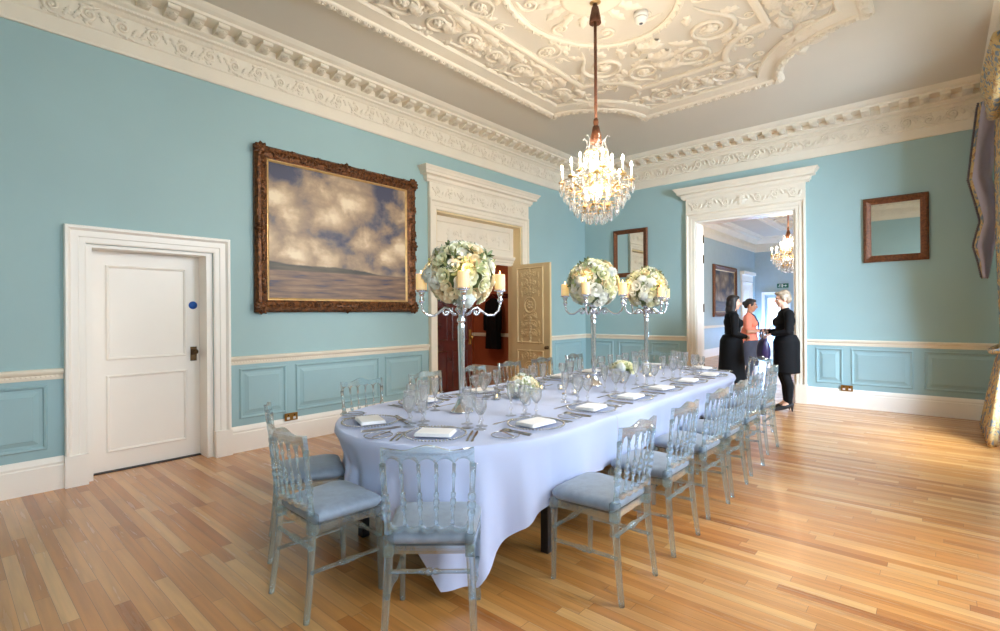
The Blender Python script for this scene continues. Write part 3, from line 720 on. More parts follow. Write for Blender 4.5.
# the carved ivory leaf, swung open into the room at a right angle
LW, LH = 0.86, 2.30
TD = frame_mx((XL - 0.17, 6.875, 0.012), (0.9995, -0.03, 0), (0, 0, 1))      # local x across the leaf, y up, z towards the camera
g = MB(); g.box(0, LW, 0, LH, -0.045, 0, TD)
p3 = [(0.0, 0.0), (0.0, 0.012), (-0.012, 0.018), (-0.024, 0.010), (-0.03, 0.0)]
panel_frame(g, 0.13, LW - 0.14, 0.92, LH - 0.06, p3, TD); panel_frame(g, 0.13, LW - 0.14, 0.13, 0.80, p3, TD)
lf2 = to_parent(g.build('door_leaf', M['ivory']), dc2)
g = MB(); px = (0.13 + LW - 0.14) / 2
def carve(y0, y1):
    mid = (y0 + y1) / 2; H2 = (y1 - y0) / 2
    ring = [(px + 0.135 * math.cos(-2 * PI * k / 28), mid + 0.145 * math.sin(-2 * PI * k / 28)) for k in range(28)]
    g.sweep(ring, [(0.0, 0.0), (0.004, 0.016), (-0.012, 0.022), (-0.03, 0.014), (-0.032, 0.0)], True, TD); rosette(g, px, mid, 0.085, 0.024, 7, TD)
    for sy in (-1, 1):
        for k in range(3 if H2 > 0.5 else 1):
            yy = mid + sy * (0.21 + k * 0.155)
            for sx in (-1, 1):
                scroll(g, px + sx * 0.095, yy + 0.03, 0.062, 1.5, PI / 2, sx * sy, 0.010, 0.06, TD)
                leaf(g, px + sx * 0.03, yy - 0.05 * sy, PI / 2 * sy - 0.7 * sx * sy, 0.15, 0.030, 0.016, 0.9 * sx, 3, TD); leaf(g, px + sx * 0.19, yy - 0.06, PI / 2 * sy + 0.3 * sx, 0.11, 0.022, 0.014, -0.7 * sx, 3, TD)
            leaf(g, px, yy - 0.05 * sy, PI / 2 * sy, 0.15, 0.034, 0.018, 0, 3, TD); rosette(g, px, yy + sy * 0.11, 0.03, 0.018, 5, TD)
carve(0.97, LH - 0.11); carve(0.18, 0.75)
o = g.build('carved_relief', M['ivory']); to_parent(o, dc2)
g = MB(); TK = TD @ Matrix.Translation((LW - 0.055, 0.86, 0)); g.lathe([(0.030, 0.0), (0.030, 0.006), (0.012, 0.012), (0.012, 0.03), (0.026, 0.04), (0.030, 0.055), (0.022, 0.068), (0.0, 0.072)], 16, TK)
to_parent(g.build('door_knob', M['dark_brass']), dc2)
# leaf of door 3 folded back into the next room, showing its edge and hinges
g = MB(); g.box(D3[0] - 0.80, D3[0] + 0.018, YF + 0.325, YF + 0.370, 0.01, 3.04); to_parent(g.build('door_leaf', M['white']), dc3)
for zz in (0.35, 1.45, 2.35, 2.72):
    g = MB(); g.tube([(D3[0] + 0.034, YF + 0.312, zz), (D3[0] + 0.034, YF + 0.312, zz + 0.15)], 0.013, 8); to_parent(g.build('hinge', M['dark_brass']), dc3)

# ---- windows in the right wall
for i, (a, b) in enumerate(WINDOWS):
    wroot = struct_empty('window_%d' % (i + 1), (XR, (a + b) / 2, 0)); TW = WALL_R(0); x0, x1 = -b, -a
    g = MB(); g.sweep([(x0, WZ0), (x0, WZ1), (x1, WZ1), (x1, WZ0)], scaled(ARCH, 1.0, 0.9), True, TW); to_parent(g.build('window_architrave', M['white']), wroot)
    g = MB()
    for (c0, c1, e0, e1) in ((x0, x0 + 0.06, WZ0, WZ1), (x1 - 0.06, x1, WZ0, WZ1), (x0 + 0.06, x1 - 0.06, WZ0, WZ0 + 0.08), (x0 + 0.06, x1 - 0.06, WZ1 - 0.06, WZ1), (x0 + 0.06, x1 - 0.06, 1.96, 2.02)):
        g.box(c0, c1, e0, e1, -0.20, -0.14, TW)
    for k in (1, 2):
        xx = x0 + 0.06 + (x1 - x0 - 0.12) * k / 3; g.box(xx - 0.012, xx + 0.012, WZ0 + 0.08, 1.96, -0.19, -0.15, TW); g.box(xx - 0.012, xx + 0.012, 2.02, WZ1 - 0.06, -0.19, -0.15, TW)
    for zz in (1.27, 2.70): g.box(x0 + 0.06, x1 - 0.06, zz - 0.012, zz + 0.012, -0.188, -0.152, TW)
    to_parent(g.build('window_frame', M['white']), wroot)
    to_parent(MB().box(x0 + 0.05, x1 - 0.05, WZ0 + 0.06, WZ1 - 0.05, -0.172, -0.168, TW).build('window_glass', M['pane']), wroot)
    to_parent(MB().box(x0 - 0.05, x1 + 0.05, WZ0 - 0.05, WZ0 - 0.002, -0.13, 0.10, TW).build('window_sill', M['white']), wroot)

# ---- electric sockets at the skirting
def socket(T, x, z, label):
    o = MB().chamfer_box(-0.075, 0.075, -0.043, 0.043, 0.0, 0.010, 0.002, T @ Matrix.Translation((x, z, 0.031))).build('electric_socket', M['brass'])
    for s_ in (-1, 1):
        MB().box(s_ * 0.036 - 0.016, s_ * 0.036 + 0.016, -0.028, -0.002, 0.0102, 0.012, T @ Matrix.Translation((x, z, 0.031))).build('outlet', M['plastic'], o)
        MB().box(s_ * 0.036 - 0.007, s_ * 0.036 + 0.007, 0.010, 0.028, 0.0102, 0.015, T @ Matrix.Translation((x, z, 0.031))).build('switch', M['dark_brass'], o)
    return tag(o, label, 'socket')
socket(WALL_L(0), 2.70, 0.292, 'brass double socket above the skirting of the painting wall')
socket(WALL_F(0), -1.05, 0.292, 'brass double socket above the skirting right of the far doorway')

# ================================================================= LOBBY BEHIND THE LEFT WALL
lob = MB(); lob.box(LOBX - 0.1, LOBX, 3.6, 9.4, 0, 3.4); struct(lob.build('wall_lobby_far', M['terracotta']))
struct(MB().box(LOBX, XL - WT - 0.001, 8.6, 8.7, 0, 3.4).build('wall_lobby_north', M['terracotta']))
struct(MB().box(LOBX, XL - WT - 0.001, 3.5, 3.6, 0, 3.4).build('wall_lobby_south', M['terracotta']))
struct(MB().box(LOBX - 0.1, XL - WT - 0.001, 3.5, 8.7, 3.4, 3.5).build('ceiling_lobby', M['ceil']))
g = MB(); g.box(LOBX, LOBX + 0.03, 3.6, 8.6, 0, 0.24); g.box(LOBX, XL - WT - 0.002, 8.57, 8.6, 0, 0.24); struct(g.build('baseboard_lobby', M['white']))
g = MB(); g.box(LOBX, LOBX + 0.04, 3.6, 8.6, 0.92, 1.0); g.box(LOBX, XL - WT - 0.002, 8.56, 8.6, 0.92, 1.0); struct(g.build('trim_7', M['cream']))
# mahogany door standing open in the lobby
TM = frame_mx((-6.29, 5.30, 0.012), (0.06, 0.998, 0), (0, 0, 1))
d4 = struct_empty('door_4', (-6.29, 5.30, 0.0))
g = MB(); MW = 1.02; g.box(0, MW, 0, 2.26, -0.05, 0, TM); 
for (e0, e1) in ((0.14, 0.82), (0.98, 1.55), (1.68, 2.14)):
    panel_frame(g, 0.12, MW / 2 - 0.05, e0, e1, p3, TM); panel_frame(g, MW / 2 + 0.05, MW - 0.12, e0, e1, p3, TM)
to_parent(g.build('door_leaf', M['mahogany']), d4)
g = MB(); g.chamfer_box(MW - 0.075, MW - 0.02, 0.90, 1.16, 0, 0.008, 0.002, TM); g.lathe([(0.012, 0.0), (0.012, 0.035), (0.028, 0.045), (0.032, 0.06), (0.022, 0.074), (0, 0.078)], 16, TM @ Matrix.Translation((MW - 0.048, 1.03, 0)))
g.box(MW, MW + 0.003, 0.88, 1.18, -0.04, -0.01, TM)
to_parent(g.build('door_knob', M['brass']), d4)
def point(name, loc, power, col, size=0.05):
    d = bpy.data.lights.new(name, 'POINT'); d.energy = power; d.color = col; d.shadow_soft_size = size
    o = bpy.data.objects.new(name, d); C.objects.link(o); o.location = loc; return o
# lobby pendant lamp and coats on pegs
o = thing('pendant_lamp', 'glass globe pendant hanging in the lobby behind the doorway', 'lamp', (-7.2, 6.6, 2.7))
MB().ball((0, 0, 0), 0.13, 16, 10).build('globe', emis('lamp_globe', (1, 0.85, 0.65, 1), 4.0), o); MB().tube([(0, 0, 0.12), (0, 0, 0.70)], 0.008, 6).build('rod', M['brass'], o)
point('lobby_light', (-7.2, 6.6, 2.40), 22, (1.0, 0.84, 0.66), 0.1)

# ================================================================= THE LONG DINING TABLE
TCX, TR, TY0, TY1, TZ = -2.485, 0.82, 2.41, 5.60, 0.75
def stadium(r, n=20, y0=TY0, y1=TY1):
    """counter-clockwise outline of the table top, starting at the right side"""
    pts = []
    for k in range(n + 1): a = PI * k / n; pts.append((TCX + r * math.cos(a), y1 + r * math.sin(a)))
    for k in range(n + 1): a = PI + PI * k / n; pts.append((TCX + r * math.cos(a), y0 + r * math.sin(a)))
    return pts
table = thing('dining_table', 'long round-ended banquet table under white tablecloths, black legs showing below', 'table', (TCX, 4.0, 0))
g = MB(); g.prism(stadium(TR - 0.004), TZ - 0.03, TZ - 0.003); to_parent(g.build('table_top', M['black']), table)
for (x, y) in ((-1.80, 2.46), (-3.13, 2.46), (-2.13, 1.86), (-2.84, 1.86), (-2.09, 2.28), (-1.80, 4.0), (-3.13, 4.0), (-1.90, 5.37), (-3.08, 5.37), (-2.06, 6.2), (-2.86, 6.2)):
    g = MB(); g.chamfer_box(x - 0.026, x + 0.026, y - 0.026, y + 0.026, 0.0, TZ - 0.031, 0.004); to_parent(g.build('leg', M['black']), table)

RX = [-1.400, -1.405, -1.43, -1.44, -1.47, -1.525]      # chairs of the window-side row
RY = [2.43, 3.09, 3.78, 4.32, 4.96, 5.77]
LYS = [2.46, 3.18, 3.84, 4.46, 5.08, 5.82]
END_CHAIRS = [(-1.785, 1.553, -0.66, 0.75), (-2.425, 1.372, 0.03, 1.0), (-3.035, 1.575, 0.42, 0.91), (-1.80, 6.60, -0.60, -0.80), (-2.97, 6.68, 0.40, -0.92)]   # x, y, facing
SEATS = [(x, y, -1.0, 0.0) for x, y in zip(RX, RY)] + [(-3.56, y, 1.0, 0.0) for y in LYS] + END_CHAIRS
def press(x, y, nx, ny):
    """how far the linen at x, y must go in against its outward normal to clear every tucked-in seat and its legs"""
    t = 0.0
    while t < 0.30:
        px, py = x - nx * t, y - ny * t; hit = False
        for (cx_, cy_, dx, dy) in SEATS:
            q = math.hypot(dx, dy); lx = ((px - cx_) * dy - (py - cy_) * dx) / q; ly = ((px - cx_) * dx + (py - cy_) * dy) / q
            if abs(lx) < 0.222 and -0.25 < ly < 0.226: hit = True; break
        if not hit: return t
        t += 0.004
    return 0.0
def cloth_piece(name, near):
    """linen draped over half of the table: top, then folds that swing out towards a hem"""
    r = TR + 0.007; out = []
    ysplit = 3.08
    if near:
        n = 150; L1 = TY0 - 0.0
        pts = []; nrm = []
        m = 14
        for k in range(m): t = k / m; pts.append((TCX - r, ysplit + (TY0 - ysplit) * t)); nrm.append((-1, 0))
        for k in range(n + 1): a = PI + PI * k / n; pts.append((TCX + r * math.cos(a), TY0 + r * math.sin(a))); nrm.append((math.cos(a), math.sin(a)))
        for k in range(1, m + 1): t = k / m; pts.append((TCX + r, TY0 + (ysplit - TY0) * t)); nrm.append((1, 0))
    else:
        pts = []; nrm = []; n = 110; m = 50
        for k in range(m): t = k / m; pts.append((TCX + r, ysplit + 0.002 + (TY1 - ysplit) * t)); nrm.append((1, 0))
        for k in range(n + 1): a = PI * k / n; pts.append((TCX + r * math.cos(a), TY1 + r * math.sin(a))); nrm.append((math.cos(a), math.sin(a)))
        for k in range(1, m + 1): t = k / m; pts.append((TCX - r, TY1 + (ysplit + 0.002 - TY1) * t)); nrm.append((-1, 0))
    zt = TZ + 0.001
    ring0 = [(TCX + (x - TCX) * 0.985, y - 0.012 * ny, zt) for (x, y), (nx, ny) in zip(pts, nrm)]
    mb = MB()
    # top surface: strips across the table
    cnt = len(pts); half = cnt // 2
    topv = []
    for k in range(half + 1):
        a = ring0[k]; b = ring0[cnt - 1 - k]
        topv.append([(a[0] + (b[0] - a[0]) * q / 8, a[1] + (b[1] - a[1]) * q / 8, zt) for q in range(9)])
    mb.grid(topv, False)
    rows = []
    steps = 16; arc = 0.0; prev = None; ss = []
    for p in pts:
        if prev: arc += math.hypot(p[0] - prev[0], p[1] - prev[1])
        ss.append(arc); prev = p
    def flare_at(i, t):
        (x, y), (nx, ny) = pts[i], nrm[i]; big = max(abs(nx), abs(ny))
        over = min(1.15 / big - TR, 0.67) if abs(ny) > 1e-6 else 0.30
        corner = max(0.0, (over - 0.30) / 0.36); ph = ss[i]
        fold = math.sin(ph * 21 + 1.3 * math.sin(ph * 5)) * 0.6 + math.sin(ph * 34 + 2) * 0.4
        curve = 1.25 if abs(ny) > 0.02 else 0.5
        f = 0.006 + (0.010 + 0.10 * corner) * t + fold * (0.020 + 0.035 * corner) * curve * t ** 1.2 + 0.012 * curve * abs(fold) * t + corner * 0.045 * math.sin(ph * 15 + 0.7) * t
        return over, max(f, 0.004)
    need = []
    for i, ((x, y), (nx, ny)) in enumerate(zip(pts, nrm)):
        p = 0.0
        for zz in (0.53, 0.48, 0.45):
            over, f = flare_at(i, 1.0); t = min(1.0, (zt - zz) / over); over, f = flare_at(i, t)
            p = max(p, press(x + nx * f, y + ny * f, nx, ny))
        need.append(p)
    wide = [max(need[max(0, i - 3):i + 4]) for i in range(len(need))]
    push = [sum(wide[max(0, i - 2):i + 3]) / len(wide[max(0, i - 2):i + 3]) for i in range(len(wide))]
    for i, ((x, y), (nx, ny)) in enumerate(zip(pts, nrm)):
        col = [(TCX + (x - TCX) * 0.985, y - 0.012 * ny, zt), (x - nx * 0.004, y - ny * 0.004, zt - 0.002), (x, y, zt - 0.008)]
        for k in range(1, steps + 1):
            t = k / steps; over, f = flare_at(i, t); z = zt - 0.008 - over * t
            f -= push[i] * max(0.0, min(1.0, (0.715 - z) / 0.15)) * (1.0 if z > 0.40 else max(0.5, 1.0 - (0.40 - z) / 0.25))
            col.append((x + nx * f, y + ny * f, max(z, 0.05)))
        rows.append(col)
    mb.grid(rows, True)
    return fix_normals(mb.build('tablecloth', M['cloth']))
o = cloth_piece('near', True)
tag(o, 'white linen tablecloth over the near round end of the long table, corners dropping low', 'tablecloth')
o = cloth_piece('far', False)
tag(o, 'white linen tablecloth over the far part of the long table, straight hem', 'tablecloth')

# ================================================================= CLEAR RESIN CHAIRS
def lathed_between(mb, p0, p1, prof, seg=10):
    """prof = [(t, radius)] along the line p0 -> p1"""
    p0 = Vector(p0); p1 = Vector(p1); d = p1 - p0; L = d.length
    mx = Matrix.Translation(p0) @ d.to_track_quat('Z', 'Y').to_matrix().to_4x4()
    mb.lathe([(r, t * L) for t, r in prof], seg, mx)
def turned(base, knob, rings):
    """spindle profile of a base radius with bead groups at the given centres"""
    pr = [(0.0, base)]
    for c in rings:
        for dt, k in ((-0.045, 1.0), (-0.04, knob), (-0.025, knob), (-0.02, 0.8), (-0.012, 1.25 * knob), (0.012, 1.25 * knob), (0.02, 0.8), (0.025, knob), (0.04, knob), (0.045, 1.0)):
            pr.append((c + dt, base * k))
    pr.append((1.0, base)); return pr
def make_chair():
    t = thing('banquet_chair', '-', 'chair')
    R_ = M['resin']
    yb = lambda z: -0.176 - 0.044 * ((z - 0.44) / 0.44) ** 1.15 if z >= 0.44 else -0.176 - 0.041 * ((0.44 - z) / 0.44) ** 1.5
    xb = lambda z: 0.176 + 0.022 * ((z - 0.44) / 0.44) if z >= 0.44 else 0.176 + 0.020 * (0.44 - z) / 0.44
    # rear legs and the turned posts above them
    for sx in (-1, 1):
        pts = []; rs = []
        for k in range(9):
            z = 0.445 * k / 8; pts.append((sx * xb(z), yb(z), z)); rs.append(0.0145 + 0.005 * k / 8)
        MB().tube(pts, rs, 10).build('leg', R_, t)
        g = MB(); g.chamfer_box(sx * 0.177 - 0.021, sx * 0.177 + 0.021, -0.196, -0.152, 0.40, 0.50, 0.006)
        lathed_between(g, (sx * xb(0.50), yb(0.50), 0.499), (sx * xb(0.80), yb(0.81), 0.81),
                       [(0, 0.017), (0.10, 0.014), (0.25, 0.012), (0.27, 0.018), (0.33, 0.018), (0.35, 0.013), (0.38, 0.020), (0.44, 0.020), (0.47, 0.013), (0.50, 0.018), (0.56, 0.018), (0.58, 0.012), (0.80, 0.013), (1, 0.015)])
        g.build('back_post', R_, t)
    # crest rail with five arches beneath, wavy top
    def strip(top, bot, z_of, n=60, thick=0.011):
        mb = MB(); rows = []
        for i in range(n + 1):
            x = -0.200 + 0.400 * i / n
            zt, zb = top(x), bot(x); c = []
            for (z, off) in ((zb, -thick), (zt, -thick), (zt, thick), (zb, thick)):
                c.append((x, yb(z) + off - 0.016 * (1 - (x / 0.2) ** 2), z))
            rows.append(c)
        mb.grid(rows, False, True); mb.add(rows[0], [(3, 2, 1, 0)]); mb.add(rows[-1], [(0, 1, 2, 3)])
        return mb
    def crest_top(x):
        u = abs(x) / 0.2; return 0.884 + 0.012 * math.cos(min(1, u / 0.55) * PI) * (1 if u < 0.55 else -0) + (0.0 if u < 0.55 else -0.012 + 0.010 * ((u - 0.55) / 0.45)) 
    def crest_bot(x):
        q = (abs(x) / 0.076) ; f = q - math.floor(q + 0.5); return 0.803 + 0.036 * math.sqrt(max(0, 1 - (2 * f) ** 2)) if abs(x) < 0.186 else 0.80
    strip(crest_top, crest_bot, None).build('top_rail', R_, t)
    def low_top(x):
        q = abs(x) / 0.068; f = q - math.floor(q + 0.5); return 0.552 - 0.024 * math.sqrt(max(0, 1 - (2 * f) ** 2)) if abs(x) < 0.165 else 0.55
    def low_bot(x): return low_top(x) - 0.020
    g = MB(); rows = []
    for i in range(51):
        x = -0.172 + 0.344 * i / 50; zt, zb = low_top(x), low_bot(x); rows.append([(x, yb(z) + o_ - 0.012 * (1 - (x / 0.172) ** 2), z) for z, o_ in ((zb, -0.010), (zt, -0.010), (zt, 0.010), (zb, 0.010))])
    g.grid(rows, False, True); g.build('back_rail', R_, t)
    for k in (-1.5, -0.5, 0.5, 1.5):
        g = MB(); z0, z1 = 0.545, 0.812
        lathed_between(g, (k * 0.068, yb(z0) - 0.012 * (1 - (k * 0.068 / 0.172) ** 2), z0), (k * 0.076, yb(z1) - 0.016 * (1 - (k * 0.076 / 0.2) ** 2), z1),
                       [(0, 0.010), (0.12, 0.007), (0.22, 0.006), (0.24, 0.011), (0.29, 0.011), (0.31, 0.007), (0.34, 0.013), (0.41, 0.013), (0.44, 0.007), (0.47, 0.011), (0.52, 0.011), (0.54, 0.006), (0.78, 0.0065), (0.80, 0.010), (0.84, 0.010), (0.86, 0.007), (1, 0.009)], 8)
        g.build('spindle', R_, t)
    # front legs
    for sx in (-1, 1):
        g = MB(); g.chamfer_box(sx * 0.188 - 0.020, sx * 0.188 + 0.020, 0.168, 0.208, 0.385, 0.443, 0.005)
        lathed_between(g, (sx * 0.188, 0.188, 0.386), (sx * 0.192, 0.194, 0.0),
                       [(0, 0.017), (0.03, 0.021), (0.06, 0.021), (0.08, 0.015), (0.10, 0.019), (0.13, 0.019), (0.16, 0.0165), (0.5, 0.0155), (0.9, 0.0125), (0.95, 0.0145), (1.0, 0.0135)], 10)
        g.build('leg', R_, t)
    # seat frame: bowed front
    def seat_outline(off, n=8):
        P_ = []
        def arc(cx, cy_, r, a0, a1):
            for k in range(n + 1): a = a0 + (a1 - a0) * k / n; P_.append((cx + r * math.cos(a), cy_ + r * math.sin(a)))
        arc(0.205 - 0.06 + off - 0, 0.205 - 0.06 + off, 0.06, 0, PI / 2); arc(-0.205 + 0.06 - off, 0.205 - 0.06 + off, 0.06, PI / 2, PI)
        arc(-0.185 + 0.03 - off, -0.165 + 0.03 - off, 0.03, PI, 3 * PI / 2); arc(0.185 - 0.03 + off, -0.165 + 0.03 - off, 0.03, 3 * PI / 2, 2 * PI)
        return P_
    g = MB(); outer = seat_outline(0.004); inner = seat_outline(-0.026); n = len(outer)
    rows = [[(outer[i][0], outer[i][1], 0.405), (outer[i][0], outer[i][1], 0.44), (inner[i][0], inner[i][1], 0.44), (inner[i][0], inner[i][1], 0.405)] for i in list(range(n)) + [0]]
    g.grid(rows, False, True); g.build('seat_frame', R_, t)
    # puffed cushion
    g = MB(); rows = []
    for (off, z) in ((-0.02, 0.4405), (-0.002, 0.447), (0.008, 0.462), (0.007, 0.478), (-0.004, 0.492), (-0.030, 0.503), (-0.080, 0.511), (-0.135, 0.515)):
        rows.append([(x, y, z) for x, y in seat_outline(off)])
    g.grid(rows, True, True); g.add([(0, 0.015, 0.516)] + rows[-1], [(0, 1 + i, 1 + (i + 1) % n) for i in range(n)], True); g.add(rows[0], [tuple(reversed(range(n)))])
    g.build('seat_cushion', M['cushion'], t)
    st = [(0, 0.0105), (0.30, 0.0095), (0.38, 0.0095), (0.40, 0.014), (0.44, 0.014), (0.46, 0.010), (0.48, 0.017), (0.52, 0.017), (0.54, 0.010), (0.56, 0.014), (0.60, 0.014), (0.62, 0.0095), (0.7, 0.0095), (1, 0.0105)]
    for sx in (-1, 1):
        g = MB(); lathed_between(g, (sx * xb(0.225), yb(0.225) + 0.004, 0.225), (sx * 0.190, 0.185, 0.215), st, 8); g.build('stretcher', R_, t)
    g = MB(); lathed_between(g, (-xb(0.335) + 0.004, yb(0.335), 0.335), (xb(0.335) - 0.004, yb(0.335), 0.335), st, 8); g.build('stretcher', R_, t)
    g = MB(); lathed_between(g, (-0.186, 0.19, 0.285), (0.186, 0.19, 0.285), st, 8); g.build('stretcher', R_, t)
    return t
chair = Maker(make_chair())
def face(dx, dy): return math.atan2(-dx, dy)
ORD = ['nearest', 'second', 'third', 'fourth', 'fifth', 'farthest']
jit = random.Random(11)
GC = 'clear banquet chairs round the table'
for i, y in enumerate(RY):
    chair((RX[i], y, 0), face(-1, jit.uniform(-0.04, 0.04)), 'clear chair with grey-blue seat pad, %s of the window-side row' % ORD[i], GC)
for i, y in enumerate(LYS):
    chair((-3.56, y, 0), face(1, jit.uniform(-0.05, 0.05)), 'clear chair with grey-blue seat pad, %s of the painting-side row' % ORD[i], GC)
for (x, y, dx, dy), lab in zip(END_CHAIRS, ('clear chair with its spindled back towards us at the near table end', 'clear chair pulled out at the near table end, pad in full view',
                                            'clear chair behind the pulled-out one, nearest the white door', 'clear chair at the far table end, in front of the women', 'clear chair at the far table end, below the small mirror')):
    chair((x, y, 0), face(dx, dy), lab, GC)

# ================================================================= PLACE SETTINGS
TT = TZ + 0.0015                                        # upper face of the linen
def proto_plate():
    t = thing('charger_plate', '-', 'plate')
    MB().lathe([(0.0, 0.002), (0.095, 0.002), (0.115, 0.006), (0.165, 0.014), (0.168, 0.017), (0.163, 0.0175), (0.115, 0.010), (0.095, 0.006), (0.0, 0.006)], 40).build('dish', M['plate_glass'], t)
    g = MB()
    for k in range(56):
        a = 2 * PI * k / 56; g.ball((0.166 * math.cos(a), 0.166 * math.sin(a), 0.0165), 0.0062, 6, 4)
    g.build('beaded_rim', M['cutlery'], t); return t
def proto_side():
    t = thing('side_plate', '-', 'plate')
    MB().lathe([(0.0, 0.002), (0.048, 0.002), (0.060, 0.005), (0.080, 0.010), (0.080, 0.012), (0.058, 0.008), (0.046, 0.005), (0.0, 0.005)], 32).build('dish', M['plate_glass'], t)
    g = MB(); g.tube([(0.080 * math.cos(2 * PI * k / 32), 0.080 * math.sin(2 * PI * k / 32), 0.011) for k in range(33)], 0.0026, 6); g.build('rim', M['cutlery'], t); return t
def proto_napkin():
    t = thing('folded_napkin', '-', 'napkin')
    for k, (sx, sy, z) in enumerate(((0.108, 0.078, 0.0), (0.105, 0.076, 0.0062), (0.102, 0.074, 0.0124))):
        g = MB(); rows = []
        P_ = []
        for (qx, qy, a0) in ((sx - 0.008, sy - 0.008, 0), (-sx + 0.008, sy - 0.008, PI / 2), (-sx + 0.008, -sy + 0.008, PI), (sx - 0.008, -sy + 0.008, 3 * PI / 2)):
            for j in range(4): a = a0 + PI / 2 * j / 3; P_.append((qx + 0.008 * math.cos(a), qy + 0.008 * math.sin(a)))
        n = len(P_)
        for sc, dz in ((0.97, 0.0), (1.0, 0.002), (1.0, 0.0042), (0.97, 0.006)): rows.append([(x * sc, y * sc, z + dz + 0.002 * math.sin(x * 30 + y * 20) * (dz > 0.005)*0.5) for x, y in P_])
        g.grid(rows, True, True); g.add(rows[0], [tuple(reversed(range(n)))]); g.add(rows[-1], [tuple(range(n))])
        g.build('fold', M['napkin'], t)
    return t
def handle(mb, y0, y1, w0, w1, z=0.003):
    rows = []
    for k in range(7):
        q = k / 6; y = y0 + (y1 - y0) * q; wv = (w0 + (w1 - w0) * q) * (1 - 0.25 * math.sin(PI * q)) ; hh = 0.0016 + 0.0006 * math.sin(PI * q)
        if k == 6: wv *= 0.55
        rows.append([(-wv, y, z), (-wv * 0.6, y, z + hh), (wv * 0.6, y, z + hh), (wv, y, z), (wv * 0.6, y, z - hh), (-wv * 0.6, y, z - hh)])
    mb.grid(rows, True, True); mb.add(rows[0], [(0, 1, 2, 3, 4, 5)]); mb.add(rows[-1], [(5, 4, 3, 2, 1, 0)])
def proto_fork():
    t = thing('fork', '-', 'fork'); g = MB(); handle(g, 0.0, -0.115, 0.0045, 0.0105); g.build('handle', M['cutlery'], t)
    g = MB(); rows = []
    for (y, wv) in ((0.0, 0.0045), (0.012, 0.009), (0.025, 0.0125), (0.035, 0.0125)): rows.append([(-wv, y, 0.003), (0, y, 0.0045), (wv, y, 0.003), (0, y, 0.0015)])
    g.grid(rows, True, True)
    for k in range(4):
        x = -0.0106 + k * 0.0071; g.tube([(x, 0.034, 0.003), (x, 0.055, 0.0045), (x, 0.078, 0.003)], [0.0020, 0.0019, 0.0009], 5)
    g.build('tines', M['cutlery'], t); return t
def proto_knife(sc=1.0):
    t = thing('table_knife' if sc == 1 else 'butter_knife', '-', 'knife'); g = MB(); handle(g, 0.0, -0.10 * sc, 0.0055, 0.0095, 0.004); g.build('handle', M['cutlery'], t)
    g = MB(); P_ = [(-0.0045, 0.0), (0.0055, 0.0), (0.0085, 0.03 * sc), (0.0085, 0.09 * sc), (0.004, 0.118 * sc), (-0.003, 0.125 * sc), (-0.0045, 0.10 * sc)]
    g.prism(P_, 0.0032, 0.0046); g.build('blade', M['cutlery'], t); return t
def proto_spoon():
    t = thing('spoon', '-', 'spoon'); g = MB(); handle(g, 0.0, -0.11, 0.004, 0.009); g.build('handle', M['cutlery'], t)
    g = MB(); rows = []
    for k in range(7):
        q = k / 6; wv = 0.0165 * math.sin(PI * (0.08 + 0.88 * q)) ** 0.7; y = 0.052 * q; rows.append([(wv * math.cos(PI * j / 6) , y, 0.0065 - 0.005 * math.sin(PI * j / 6) * math.sin(PI * q)) for j in range(7)])
    g.grid(rows, True); g.build('bowl', M['cutlery'], t); return t
def proto_glass(name, h, rb, rim, stem):
    t = thing(name, '-', 'glass'); G = M['glassware']; zb = stem
    g = MB(); n = 10; outp = []; inn = []
    for k in range(n + 1):
        q = k / n; r = rb * (math.sin(PI * 0.5 * min(1, q * 1.6 + 0.02)) ** 0.75); r = r if q < 0.62 else rb + (rim - rb) * (q - 0.62) / 0.38
        outp.append((max(0.004, r), zb + (h - zb) * q))
    inn = [(max(0.0, r - 0.0016), z + 0.002 if k == 0 else z) for k, (r, z) in enumerate(outp)]
    inn[0] = (0.0, outp[0][1] + 0.004)
    g.lathe(outp + list(reversed(inn)), 18, None, True, False); g.build('bowl', G, t)
    g = MB(); g.lathe([(0.0, 0.0015), (0.032, 0.0015), (0.033, 0.003), (0.015, 0.006), (0.006, 0.012), (0.005, stem * 0.40), (0.011, stem * 0.50), (0.011, stem * 0.58), (0.005, stem * 0.68), (0.0055, stem * 0.9), (0.010, stem + 0.004), (0.0, stem + 0.005)], 14)
    g.build('stem', G, t); return t
def bigger(o, k): o.scale = (k, k, k); return o
plate, side, napkin = Maker(bigger(proto_plate(), 1.05)), Maker(proto_side()), Maker(proto_napkin())
fork, knife, butter, spoon = Maker(bigger(proto_fork(), 1.12)), Maker(bigger(proto_knife(), 1.12)), Maker(proto_knife(0.75)), Maker(bigger(proto_spoon(), 1.1))
goblet = Maker(bigger(proto_glass('water_goblet', 0.185, 0.040, 0.038, 0.075), 1.15))
wineg = Maker(bigger(proto_glass('wine_glass', 0.165, 0.035, 0.033, 0.075), 1.15))
flute = Maker(bigger(proto_glass('champagne_flute', 0.205, 0.026, 0.026, 0.085), 1.15))
small = Maker(bigger(proto_glass('port_glass', 0.135, 0.028, 0.027, 0.062), 1.15))
